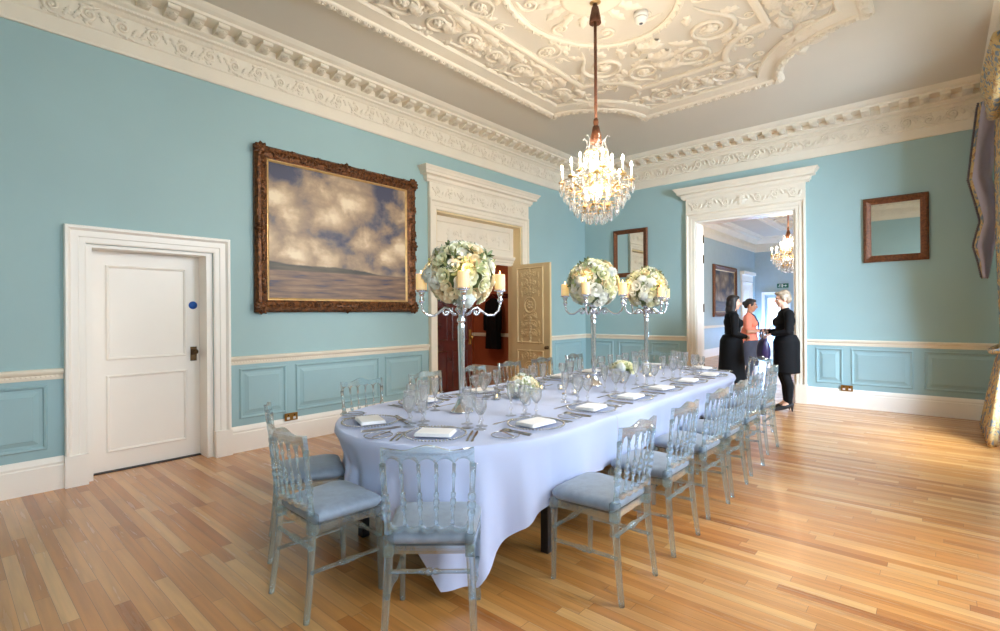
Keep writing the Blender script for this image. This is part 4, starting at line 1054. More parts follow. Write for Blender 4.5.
def setting(x, y, dx, dy, where):
    q = math.hypot(dx, dy); dx, dy = dx / q, dy / q; rz = face(dx, dy); rx, ry = dy, -dx        # (rx,ry) = diner's right
    def at(u, v, z=0.0): return (x + rx * u + dx * v, y + ry * u + dy * v, TT + z)
    plate(at(0, 0), rz, 'clear charger plate with beaded silver rim ' + where, 'charger plates')
    napkin(at(0, 0.0, 0.0140), rz + jit.uniform(-0.12, 0.12), 'white folded napkin on the charger plate ' + where, 'folded napkins')
    fork(at(-0.195, 0.01), rz, 'inner fork left of the plate ' + where, 'forks'); fork(at(-0.225, 0.0), rz, 'outer fork left of the plate ' + where, 'forks')
    knife(at(0.195, 0.0), rz, 'inner knife right of the plate ' + where, 'knives'); knife(at(0.225, -0.01), rz, 'outer knife right of the plate ' + where, 'knives')
    side(at(-0.325, -0.03), rz, 'small clear side plate at the left ' + where, 'side plates')
    butter(at(-0.310, -0.03, 0.0115), rz - 0.35, 'butter knife on the side plate ' + where, 'butter knives')
    spoon(at(0.05, 0.195), rz + PI / 2, 'dessert spoon above the plate ' + where, 'dessert spoons'); fork(at(-0.02, 0.222), rz - PI / 2, 'dessert fork above the plate ' + where, 'forks')
    goblet(at(0.155, 0.215), rz, 'tall water goblet in the glass cluster ' + where, 'water goblets'); wineg(at(0.235, 0.175), rz, 'wine glass in the glass cluster ' + where, 'wine glasses')
    flute(at(0.135, 0.315), rz, 'champagne flute in the glass cluster ' + where, 'champagne flutes'); small(at(0.235, 0.265), rz, 'small port glass in the glass cluster ' + where, 'port glasses')
PRY = [2.47, 3.13, 3.74, 4.34, 4.98, 5.60]
for i, y in enumerate(PRY): setting(-1.885, y, -1, 0, 'at the %s place on the window side' % ORD[i])
for i, y in enumerate([2.53, 3.20, 3.84, 4.46, 5.09, 5.66]): setting(-3.055, y, 1, 0, 'at the %s place on the painting side' % ORD[i])
setting(-2.165, 1.895, -0.60, 0.80, 'at the near end before the chair back')
setting(-2.745, 1.850, 0.31, 0.95, 'at the near end before the pulled-out chair')
setting(-2.19, 6.205, -0.40, -0.92, 'at the far end by the window side')
setting(-2.78, 6.215, 0.40, -0.92, 'at the far end by the painting side')

# ================================================================= CANDELABRA, CANDLES, FLOWERS
def make_candelabra():
    t = thing('candelabra', '-', 'candelabra'); S = M['silver']
    MB().lathe([(0.0, 0.001), (0.082, 0.001), (0.086, 0.006), (0.080, 0.014), (0.070, 0.022), (0.050, 0.048), (0.034, 0.085), (0.028, 0.105), (0.034, 0.112), (0.034, 0.120), (0.022, 0.128), (0.0, 0.128)], 28).build('base', S, t)
    MB().lathe([(0.018, 0.126), (0.019, 0.15), (0.026, 0.60), (0.027, 0.62), (0.020, 0.63), (0.030, 0.645), (0.032, 0.66), (0.022, 0.675), (0.022, 0.70), (0.040, 0.72), (0.046, 0.735), (0.030, 0.75), (0.020, 0.755), (0.0, 0.755)], 18).build('stem', S, t)
    for k in range(4):
        a = PI / 2 * k; ca, sa = math.cos(a), math.sin(a)
        prof = []
        for j in range(9): q = j / 8; b = PI * 1.9 * (1 - q) + 0.2; r = 0.014 + 0.022 * q; prof.append((0.078 + r * math.cos(b + PI * 0.4), 0.735 + r * math.sin(b + PI * 0.4)))
        s_ = prof[-1]
        arc = [(0.03, 0.69), (0.055, 0.70), (0.085, 0.735), (0.115, 0.745), (0.150, 0.715), (0.190, 0.688), (0.235, 0.69), (0.268, 0.72), (0.280, 0.765), (0.280, 0.785)]
        g = MB(); g.tube([(r * ca, r * sa, z) for r, z in arc], [0.010, 0.011, 0.011, 0.010, 0.009, 0.009, 0.009, 0.009, 0.010, 0.011], 8)
        sc = [(0.105 + (0.030 - 0.020 * j / 10) * math.cos(1.2 - 5.2 * j / 10), 0.712 + (0.030 - 0.020 * j / 10) * math.sin(1.2 - 5.2 * j / 10)) for j in range(11)]
        g.tube([(r * ca, r * sa, z) for r, z in sc], 0.008, 7); g.ball((0.105 * ca, 0.105 * sa, 0.712), 0.013, 8, 6)
        arm = g.build('arm', S, t)
        MB().lathe([(0.0, 0.775), (0.012, 0.776), (0.020, 0.79), (0.022, 0.80), (0.013, 0.812), (0.018, 0.83), (0.026, 0.845), (0.022, 0.853), (0.040, 0.858), (0.045, 0.866), (0.043, 0.870), (0.0, 0.867)], 18, Matrix.Translation((0.280 * ca, 0.280 * sa, 0))).build('candle_cup', S, arm)
    MB().lathe([(0.0, 0.752), (0.03, 0.752), (0.055, 0.765), (0.06, 0.782), (0.054, 0.782), (0.0, 0.775)], 20).build('flower_dish', S, t)
    return t
cand = Maker(make_candelabra())
def make_candle():
    t = thing('pillar_candle', '-', 'candle')
    MB().lathe([(0.0, 0.0), (0.037, 0.0), (0.038, 0.003), (0.038, 0.104), (0.036, 0.110), (0.030, 0.106), (0.012, 0.098), (0.0, 0.097)], 22).build('wax', M['wax'], t)
    MB().tube([(0, 0, 0.096), (0.001, 0, 0.110)], 0.0015, 5).build('wick', M['black'], t)
    MB().lathe([(0.0, 0.107), (0.004, 0.112), (0.0055, 0.119), (0.003, 0.130), (0.0, 0.139)], 8).build('flame', M['flame'], t); return t
candle = Maker(make_candle())
def rose_mesh(name, mat, seed):
    q = random.Random(seed); g = MB(); g.ball((0, 0, 0.018), (0.016, 0.016, 0.020), 10, 7)
    for ring, (n, r, tilt, sz) in enumerate(((3, 0.010, 0.15, 0.020), (4, 0.017, 0.40, 0.024), (5, 0.025, 0.75, 0.027), (6, 0.031, 1.05, 0.027))):
        for k in range(n):
            a = 2 * PI * k / n + ring * 0.7 + q.uniform(-0.15, 0.15); rows = []
            for i in range(5):
                v = i / 4; row = []
                for j in range(5):
                    u = (j / 4 - 0.5) * 2; wv = sz * math.sin(PI * (0.25 + 0.55 * v)) * u
                    rr = r + v * sz * 1.1 * math.sin(tilt) - 0.35 * sz * u * u * (1 - tilt * 0.5); zz = 0.004 + v * sz * 1.5 * math.cos(tilt) - (0.12 * sz * v * v * 2)
                    row.append((rr * math.cos(a) - wv * math.sin(a), rr * math.sin(a) + wv * math.cos(a), zz))
                rows.append(row)
            g.grid(rows, True)
    return g.mesh(name, mat)
def hydrangea_mesh():
    q = random.Random(5); g = MB(); n = 80
    for k in range(n):
        z = 1 - 1.35 * (k + 0.5) / n; a = k * 2.399963; r = math.sqrt(max(0, 1 - z * z)); c = Vector((r * math.cos(a), r * math.sin(a), z)) * q.uniform(0.044, 0.056) + Vector((0, 0, 0.02))
        d = c.normalized(); T = Matrix.Translation(c) @ d.to_track_quat('Z', 'Y').to_matrix().to_4x4() @ Matrix.Rotation(q.random() * 3, 4, 'Z')
        for j in range(4):
            b = PI / 2 * j; T2 = T @ Matrix.Rotation(b, 4, 'Z')
            g.add([(0, 0, 0.002 * j), (0.009, -0.008, 0.006), (0.016, 0, 0.001), (0.009, 0.008, 0.005)], [(0, 1, 2, 3)], True, T2)
    g.ball((0, 0, 0.018), 0.034, 10, 6); return g.mesh('hydrangea', M['hydrangea'])
def foliage_mesh(name, mat, seed):
    q = random.Random(seed); g = MB()
    for k in range(7):
        a = 2 * PI * k / 7 + q.random(); T = Matrix.Translation((0, 0, -0.01)) @ Matrix.Rotation(a, 4, 'Z') @ Matrix.Rotation(-q.uniform(0.5, 1.2), 4, 'Y'); L = q.uniform(0.05, 0.075)
        rows = []
        for i in range(6):
            v = i / 5; wv = 0.013 * math.sin(PI * (0.06 + 0.9 * v)); zz = -0.012 * v * v; rows.append([(L * v, -wv, zz + 0.003), (L * v, 0, zz), (L * v, wv, zz + 0.003)])
        g.grid(rows, True, False, T)
    return g.mesh(name, mat)
ROSES = [rose_mesh('rose', M['rose'], 1), rose_mesh('rose', M['rose_white'], 2), rose_mesh('rose', M['rose_peach'], 3)]
HYD = hydrangea_mesh(); FOL = [foliage_mesh('foliage', M['leaf'], 4), foliage_mesh('foliage', M['leaf_light'], 6)]
def put(me, name, parent, c, d, s, roll):
    o = bpy.data.objects.new(name, me); C.objects.link(o); o.parent = parent
    o.matrix_local = Matrix.Translation(c) @ Vector(d).to_track_quat('Z', 'Y').to_matrix().to_4x4() @ Matrix.Rotation(roll, 4, 'Z') @ Matrix.Scale(s, 4); return o
def flower_ball(loc, R, seed, label, group, nr=74, zlow=-0.80, squash=1.0, big=1.0):
    q = random.Random(seed); t = thing('flower_arrangement', label, 'flowers', loc, 0, group)
    g = MB(); g.ball((0, 0, 0), (R * 0.80, R * 0.80, R * 0.80 * squash), 20, 14); g.v = [(x_, y_, max(z_, zlow * R if zlow < 0 else 0.0)) for x_, y_, z_ in g.v]; g.build('foliage_core', M['leaf'], t)
    hyd = set(q.sample(range(nr), max(2, nr // 13)))
    for k in range(nr):
        z = 1 - (1 - zlow) * (k + 0.5) / nr; a = k * 2.399963 + q.uniform(-0.2, 0.2); r = math.sqrt(max(0, 1 - z * z)); d = Vector((r * math.cos(a), r * math.sin(a), z))
        c = d * R * q.uniform(0.84, 0.93); c.z *= squash
        if k in hyd: put(HYD, 'hydrangea', t, c * 0.92, d, q.uniform(0.95, 1.15) * big, q.random() * 6)
        else: put(ROSES[q.choice((0, 0, 1, 1, 2))], 'rose', t, c, d, q.uniform(0.85, 1.25) * big, q.random() * 6)
    for k in range(44 if nr > 20 else nr):
        z = 1 - (1 - zlow) * (k + 0.2) / nr; a = k * 2.399963 + 1.3; r = math.sqrt(max(0, 1 - z * z)); d = Vector((r * math.cos(a), r * math.sin(a), z)); c = d * R * q.uniform(0.88, 1.0); c.z *= squash
        put(FOL[q.choice((0, 1))], 'foliage', t, c, d, q.uniform(0.7, 1.05) * big, q.random() * 6)
    return t
CAND = [(-2.56, 2.49, math.radians(49), 'nearest us'), (-2.50, 4.20, math.radians(17), 'in the middle'), (-2.55, 5.46, math.radians(60), 'farthest from us')]
POS = ['first', 'second', 'third', 'fourth']
for i, (x, y, a, wh) in enumerate(CAND):
    cand((x, y, TT), a, 'tall silver four-armed candelabra on the table, the one %s' % wh, 'tall candelabra')
    flower_ball((x, y, TT + 0.975), 0.235, 20 + i, 'round bouquet of ivory roses and hydrangea on the candelabra %s' % wh, 'candelabra bouquets')
    for k in range(4):
        b = a + PI / 2 * k; cx_, cy_ = x + 0.28 * math.cos(b), y + 0.28 * math.sin(b)
        # which way the arm points, told by what it points at in the room
        dirs = [('the window side', (1, 0)), ('the far doorway', (0, 1)), ('the painting wall', (-1, 0)), ('the near end', (0, -1))]
        wd = max(dirs, key=lambda e: e[1][0] * math.cos(b - 0.2) + e[1][1] * math.sin(b - 0.2))[0]
        candle((cx_, cy_, TT + 0.8705), b, 'lit ivory candle on the arm towards %s, candelabra %s' % (wd, wh), 'candles on the candelabra')
        point('candle_light', (cx_, cy_, TT + 0.8705 + 0.152), 0.5, (1.0, 0.58, 0.22), 0.012)
# low bowls of roses on the linen
for i, (x, y, wh) in enumerate(((-2.585, 3.22, 'between the nearest and middle candelabra'), (-2.56, 4.90, 'between the middle and farthest candelabra'))):
    v = thing('flower_bowl', 'clear glass bowl under the low roses ' + wh, 'bowl', (x, y, TT), 0, 'low flower bowls')
    MB().lathe([(0.0, 0.001), (0.05, 0.001), (0.075, 0.02), (0.085, 0.05), (0.080, 0.072), (0.077, 0.072), (0.081, 0.05), (0.071, 0.023), (0.048, 0.005), (0.0, 0.005)], 28).build('bowl', M['glassware'], v)
    g = MB()
    for k in range(14): b = 2 * PI * k / 14; g.tube([(0.02 * math.cos(b), 0.02 * math.sin(b), 0.008), (0.055 * math.cos(b + 0.6), 0.055 * math.sin(b + 0.6), 0.070)], 0.003, 5)
    g.build('stems', M['leaf'], v)
    flower_ball((x, y, TT + 0.078), 0.115, 40 + i, 'low posy of ivory roses in a glass bowl ' + wh, 'low posies', 17, 0.05, 0.75, 0.9)
# tea lights and salt cellars
def make_votive():
    t = thing('tea_light_holder', '-', 'candle holder')
    MB().lathe([(0.0, 0.001), (0.022, 0.001), (0.030, 0.012), (0.034, 0.035), (0.030, 0.055), (0.028, 0.055), (0.031, 0.035), (0.027, 0.014), (0.0, 0.008)], 20).build('glass', M['glassware'], t)
    MB().lathe([(0.0, 0.0085), (0.019, 0.0085), (0.019, 0.020), (0.0, 0.020)], 14).build('wax', M['napkin'], t)
    MB().lathe([(0.0, 0.021), (0.003, 0.025), (0.004, 0.030), (0.0, 0.042)], 8).build('flame', M['flame'], t); return t
votive = Maker(make_votive())
VOT = [(-2.36, 2.98, 'beside the near low posy, window side'), (-2.70, 3.02, 'beside the near low posy, painting side'), (-2.34, 3.62, 'just before the middle candelabra, window side'), (-2.58, 3.76, 'just before the middle candelabra, on the centre line'),
       (-2.71, 3.64, 'just before the middle candelabra, painting side'), (-2.36, 4.52, 'just beyond the middle candelabra, window side'), (-2.78, 4.56, 'just beyond the middle candelabra, painting side'), (-2.36, 5.14, 'before the far candelabra, window side'), (-2.78, 5.16, 'before the far candelabra, painting side'), (-2.55, 5.84, 'beyond the far candelabra')]
for x, y, wh in VOT: votive((x, y, TT), 0, 'small glass tea light holder ' + wh, 'tea light holders')
def make_shaker():
    t = thing('salt_shaker', '-', 'salt shaker')
    MB().lathe([(0.0, 0.001), (0.017, 0.001), (0.018, 0.008), (0.013, 0.03), (0.012, 0.042), (0.0, 0.042)], 14).build('jar', M['glassware'], t)
    MB().lathe([(0.0125, 0.042), (0.014, 0.045), (0.012, 0.054), (0.0, 0.058)], 14).build('cap', M['cutlery'], t); return t
shaker = Maker(make_shaker())
for x, y, wh in ((-2.28, 3.36, 'by the near low posy'), (-2.33, 4.76, 'by the far low posy')): shaker((x, y, TT), 0, 'small glass salt shaker with silver cap ' + wh, 'salt shakers')

# ================================================================= PICTURES AND MIRRORS
PL = frame_mx((0, 0, 0), (1, 0, 0), (0, 0, 1))          # local picture plane: x across, y up, z out of the wall
def rect_cw(w, h): return [(-w / 2, -h / 2), (-w / 2, h / 2), (w / 2, h / 2), (w / 2, -h / 2)]
def framed(name, label, cat, loc, rz, W, H, fw, dep, ornate, inner_name, inner_mat, tilt=0.0, slip=True):
    t = thing(name, label, cat, loc, rz); t.rotation_euler = (tilt, 0, rz)
    iw, ih = W - 2 * fw, H - 2 * fw
    g = MB(); pr = [(0.0, 0.004), (0.0, dep * 0.5), (0.012, dep * 0.55), (0.02, dep * 0.62), (fw * 0.42, dep * 0.78), (fw * 0.62, dep), (fw * 0.82, dep * 0.95), (fw * 0.90, dep * 0.7), (fw, dep * 0.55), (fw, 0.004)]
    g.sweep(rect_cw(iw, ih), pr, True, PL)
    fr = g.build('frame', M['gilt'] if ornate else M['brown_gilt'], t)
    if ornate:
        o_ = MB(); mid = fw * 0.55; zt = dep * 0.86
        for (L, T) in ((iw, PL @ Matrix.Translation((0, ih / 2 + mid, zt))), (iw, PL @ Matrix.Translation((0, -ih / 2 - mid, zt)) @ Matrix.Rotation(PI, 4, 'Z')),
                       (ih, PL @ Matrix.Translation((iw / 2 + mid, 0, zt)) @ Matrix.Rotation(-PI / 2, 4, 'Z')), (ih, PL @ Matrix.Translation((-iw / 2 - mid, 0, zt)) @ Matrix.Rotation(PI / 2, 4, 'Z'))):
            rinceau(o_, -L / 2 + 0.02, L / 2 - 0.02, 0.0, fw * 0.82, T, fw * 0.075)
            for sx in (-1, 1):
                for k in range(3): leaf(o_, 0, 0, (PI / 2 - 0.9 * (k - 1)) , fw * 0.6, fw * 0.16, fw * 0.2, 0, 3, T)
                leaf(o_, 0, -fw * 0.1, 0 if sx > 0 else PI, fw * 1.1, fw * 0.2, fw * 0.22, 0.2 * sx, 4, T)
            o_.ball((0, 0, 0.01), (fw * 0.26, fw * 0.2, fw * 0.2), 10, 6, T)
        for sx in (-1, 1):
            for sy in (-1, 1):
                T = PL @ Matrix.Translation((sx * (iw / 2 + mid), sy * (ih / 2 + mid), zt)) @ Matrix.Rotation(math.atan2(sy, sx), 4, 'Z')
                o_.ball((0, 0, 0.012), (fw * 0.34, fw * 0.34, fw * 0.24), 10, 6, T)
                for k in range(7): leaf(o_, 0, 0, (k - 3) * 0.62, fw * 0.66, fw * 0.15, fw * 0.24, 0.0, 3, T)
        o_.build('carved_ornament', M['gilt'], t)
    else:
        o_ = MB()
        for (L, T) in ((iw, PL @ Matrix.Translation((0, ih / 2 + fw * 0.68, dep * 0.97))), (iw, PL @ Matrix.Translation((0, -ih / 2 - fw * 0.68, dep * 0.97))),
                       (ih, PL @ Matrix.Translation((iw / 2 + fw * 0.68, 0, dep * 0.97)) @ Matrix.Rotation(PI / 2, 4, 'Z')), (ih, PL @ Matrix.Translation((-iw / 2 - fw * 0.68, 0, dep * 0.97)) @ Matrix.Rotation(PI / 2, 4, 'Z'))):
            n = int((L + fw) / 0.03)
            for k in range(n): leaf(o_, -L / 2 - fw * 0.5 + k * (L + fw) / n, 0, 0, 0.028, 0.011, 0.006, 0, 1, T)
        o_.build('leaf_moulding', M['brown_gilt'], t)
    if slip:
        g = MB(); g.sweep(rect_cw(iw - 0.05, ih - 0.05), [(0.0, 0.010), (0.0, dep * 0.30), (0.018, dep * 0.45), (0.025, dep * 0.45), (0.026, 0.010)], True, PL); g.build('gilt_slip', M['bright_gilt'], t); iw -= 0.05; ih -= 0.05
    g = MB(); g.add([(-iw / 2, -ih / 2, dep * 0.28), (iw / 2, -ih / 2, dep * 0.28), (iw / 2, ih / 2, dep * 0.28), (-iw / 2, ih / 2, dep * 0.28)], [(0, 1, 2, 3)], False, PL)
    g.add([(-W / 2 + 0.02, -H / 2 + 0.02, 0.005), (W / 2 - 0.02, -H / 2 + 0.02, 0.005), (W / 2 - 0.02, H / 2 - 0.02, 0.005), (-W / 2 + 0.02, H / 2 - 0.02, 0.005)], [(3, 2, 1, 0)], False, PL)
    g.build(inner_name, inner_mat, t); return t
framed('landscape_painting', 'large painting of clouds over a shore in a carved gilt frame', 'painting', (XL + 0.004, 3.405, 2.40), PI / 2, 2.20, 1.83, 0.135, 0.085, True, 'canvas', painting_material('shore_painting', 2.2, 1.83), 0.0)
framed('wall_mirror', 'gilt-framed mirror on the far wall between doorway and curtain', 'mirror', (-0.468, YF - 0.022, 2.62), 0.0, 0.735, 0.93, 0.095, 0.045, False, 'mirror_glass', M['mirror'], math.radians(1.0), False)
framed('wall_mirror', 'small dark-framed mirror on the far wall above the bouquets', 'mirror', (-4.56, YF - 0.004, 2.62), 0.0, 0.725, 0.94, 0.085, 0.045, False, 'mirror_glass', M['mirror'], 0.0, False)
framed('landscape_painting', 'dark framed painting seen through the doorway in the next room', 'painting', (XL + 0.004, 18.15, 2.16), PI / 2, 2.45, 1.75, 0.16, 0.08, False, 'canvas', painting_material('dark_painting', 2.45, 1.75, True), 0.0)

# ================================================================= CHANDELIERS
def drop_mesh(s=1.0):
    g = MB(); g.lathe([(0.0, 0.0), (0.004 * s, -0.004 * s), (0.006 * s, -0.016 * s), (0.0125 * s, -0.040 * s), (0.014 * s, -0.050 * s), (0.009 * s, -0.064 * s), (0.0, -0.074 * s)], 6, None, False); 
    g.ball((0, 0, 0.006 * s), 0.006 * s, 6, 4); return g.mesh('crystal_drop', M['crystal'])
def make_chandelier():
    t = thing('chandelier', '-', 'chandelier'); G = M['bright_gilt']; K = M['crystal']; z0 = ZC
    w_ = lambda z: z - z0                                # world height to local
    g = MB(); g.lathe([(0.0, -0.10), (0.02, -0.10), (0.05, -0.085), (0.06, -0.07), (0.06, -0.062), (0.0, -0.062)], 18); g.build('ceiling_rose', G, t)
    g = MB(); g.tube([(0, 0, w_(4.31)), (0, 0, w_(3.02))], 0.014, 10); g.build('rod', M['rope'], t)
    for zt, zb, rt in ((4.345, 4.13, 0.030), (3.24, 3.02, 0.030)):
        g = MB(); n = 22
        g.lathe([(0.0, w_(zt)), (0.020, w_(zt)), (0.026, w_(zt - 0.03)), (0.020, w_(zt - 0.06)), (0.030, w_(zt - 0.08)), (0.046, w_(zb + 0.04)), (0.048, w_(zb)), (0.0, w_(zb + 0.01))], 16)
        for k in range(n): a = 2 * PI * k / n; g.tube([(0.024 * math.cos(a), 0.024 * math.sin(a), w_(zt - 0.07)), (0.044 * math.cos(a), 0.044 * math.sin(a), w_(zb + 0.05)), (0.050 * math.cos(a), 0.050 * math.sin(a), w_(zb - 0.005))], 0.006, 5)
        g.build('tassel', M['rope'], t)
    g = MB(); g.lathe([(0.012, w_(3.03)), (0.014, w_(2.98)), (0.030, w_(2.95)), (0.020, w_(2.92)), (0.016, w_(2.88)), (0.040, w_(2.83)), (0.050, w_(2.78)), (0.028, w_(2.72)), (0.020, w_(2.66)), (0.045, w_(2.61)), (0.060, w_(2.56)), (0.040, w_(2.50)), (0.020, w_(2.46)), (0.028, w_(2.42)), (0.0, w_(2.39))], 16); g.build('baluster', K, t)
    # gilt hoops
    for r, z, rr in ((0.105, 2.93, 0.006), (0.165, 2.63, 0.004), (0.330, 2.648, 0.003), (0.290, 2.578, 0.003), (0.240, 2.508, 0.0035), (0.190, 2.443, 0.003), (0.135, 2.393, 0.004)):
        g = MB(); g.tube([(r * math.cos(2 * PI * k / 40), r * math.sin(2 * PI * k / 40), w_(z)) for k in range(41)], rr, 6, False)
        for k in range(4): a = PI / 2 * k; g.tube([(0, 0, w_(z) + 0.01), (r * math.cos(a), r * math.sin(a), w_(z))], 0.004, 5)
        g.build('hoop', G, t)
    # glass crown spines
    for k in range(6):
        a = 2 * PI * k / 6; g = MB()
        g.tube([(r * math.cos(a), r * math.sin(a), w_(z)) for r, z in ((0.105, 2.93), (0.085, 2.99), (0.082, 3.04), (0.105, 3.075), (0.125, 3.06))], [0.007, 0.006, 0.006, 0.005, 0.003], 6); g.build('crown_spine', K, t)
    def arm(a, R, zc, zroot):
        ca, sa = math.cos(a), math.sin(a); g = MB()
        pts = [(0.03, zroot), (0.10, zroot - 0.05), (R * 0.62, zroot - 0.075), (R * 0.88, zroot - 0.03), (R, zc - 0.06), (R, zc - 0.015)]
        g.tube([(r * ca, r * sa, w_(z)) for r, z in pts], [0.008, 0.009, 0.009, 0.008, 0.008, 0.008], 7)
        g.lathe([(0.0, w_(zc - 0.02)), (0.010, w_(zc - 0.02)), (0.030, w_(zc - 0.012)), (0.034, w_(zc)), (0.030, w_(zc)), (0.012, w_(zc - 0.006)), (0.014, w_(zc + 0.02)), (0.0, w_(zc + 0.02))], 12, Matrix.Translation((R * ca, R * sa, 0)))
        o = g.build('arm', G, t)
        MB().lathe([(0.010, w_(zc + 0.02)), (0.010, w_(zc + 0.115)), (0.0, w_(zc + 0.116))], 10, Matrix.Translation((R * ca, R * sa, 0))).build('candle_tube', M['candle_tube'], o)
        MB().lathe([(0.006, w_(zc + 0.116)), (0.0115, w_(zc + 0.126)), (0.012, w_(zc + 0.136)), (0.007, w_(zc + 0.150)), (0.003, w_(zc + 0.160)), (0.0, w_(zc + 0.163))], 10, Matrix.Translation((R * ca, R * sa, 0))).build('bulb', M['bulb'], o)
    for k in range(8): arm(2 * PI * k / 8 + 0.25, 0.315, 2.67, 2.64)
    for k in range(4): arm(2 * PI * k / 4 + 0.6, 0.155, 2.77, 2.76)
    for k in range(4): arm(2 * PI * k / 4 + 0.1, 0.10, 2.44, 2.46)
    dm = drop_mesh(1.0)
    def drops(n, r, z, s, ph):
        for k in range(n):
            a = 2 * PI * k / n + ph; o = bpy.data.objects.new('crystal_drop', dm); C.objects.link(o); o.parent = t
            o.location = (r * math.cos(a), r * math.sin(a), w_(z)); o.scale = (s, s, s); o.rotation_euler = (0, 0, a)
    drops(18, 0.330, 2.640, 1.25, 0.05); drops(16, 0.290, 2.570, 1.25, 0.25); drops(18, 0.240, 2.500, 1.25, 0.1); drops(16, 0.190, 2.435, 1.25, 0.2); drops(12, 0.135, 2.385, 1.25, 0.0); drops(8, 0.075, 2.36, 1.25, 0.3); drops(6, 0.168, 2.62, 1.0, 0.0); drops(6, 0.105, 2.93, 0.9, 0.3)
    # strings of beads from the crown to the arms
    for k in range(16):
        a = 2 * PI * k / 16 + 0.25; g = MB(); th_ = []
        for j in range(15):
            q = j / 14; r = 0.105 + (0.325 - 0.105) * q ** 1.6; z = 2.93 + (2.655 - 2.93) * q - 0.09 * math.sin(PI * q) * (0.6 + 0.4 * (k % 2)); g.ball((r * math.cos(a), r * math.sin(a), w_(z)), 0.0085, 6, 4); th_.append((r * math.cos(a), r * math.sin(a), w_(z)))
        g.tube(th_, 0.002, 4); g.build('bead_string', K, t)
    for k in range(8):
        a0 = 2 * PI * k / 8 + 0.25; g = MB(); th_ = []
        for j in range(1, 12):
            q = j / 12; a = a0 + 2 * PI / 8 * q; z = 2.655 - 0.10 * math.sin(PI * q); r = 0.315 - 0.03 * math.sin(PI * q); g.ball((r * math.cos(a), r * math.sin(a), w_(z)), 0.008, 6, 4); th_.append((r * math.cos(a), r * math.sin(a), w_(z)))
        g.tube(th_, 0.002, 4); g.build('bead_string', K, t)
    return t
chand = Maker(make_chandelier())
CHX, CHY = -2.375, 4.06
chand((CHX, CHY, ZC), 0.3, 'lit crystal chandelier hanging over the dining table from the ornate ceiling', 'crystal chandeliers')
chand((-2.42, 12.1, ZC), 0.0, 'lit crystal chandelier in the next room, half hidden by the door frame', 'crystal chandeliers')
def bulbs_light(x, y, power):
    for k in range(8): a = 2 * PI * k / 8 + 0.55; point('chandelier_light', (x + 0.315 * math.cos(a), y + 0.315 * math.sin(a), 2.875), power, (1.0, 0.85, 0.65), 0.02)
    point('chandelier_light', (x, y, 2.60), power * 1.5, (1.0, 0.85, 0.65), 0.08)
bulbs_light(CHX, CHY, 11.0)
point('next_room_light', (-2.42, 12.1, 2.95), 150, (1.0, 0.80, 0.55), 0.3)

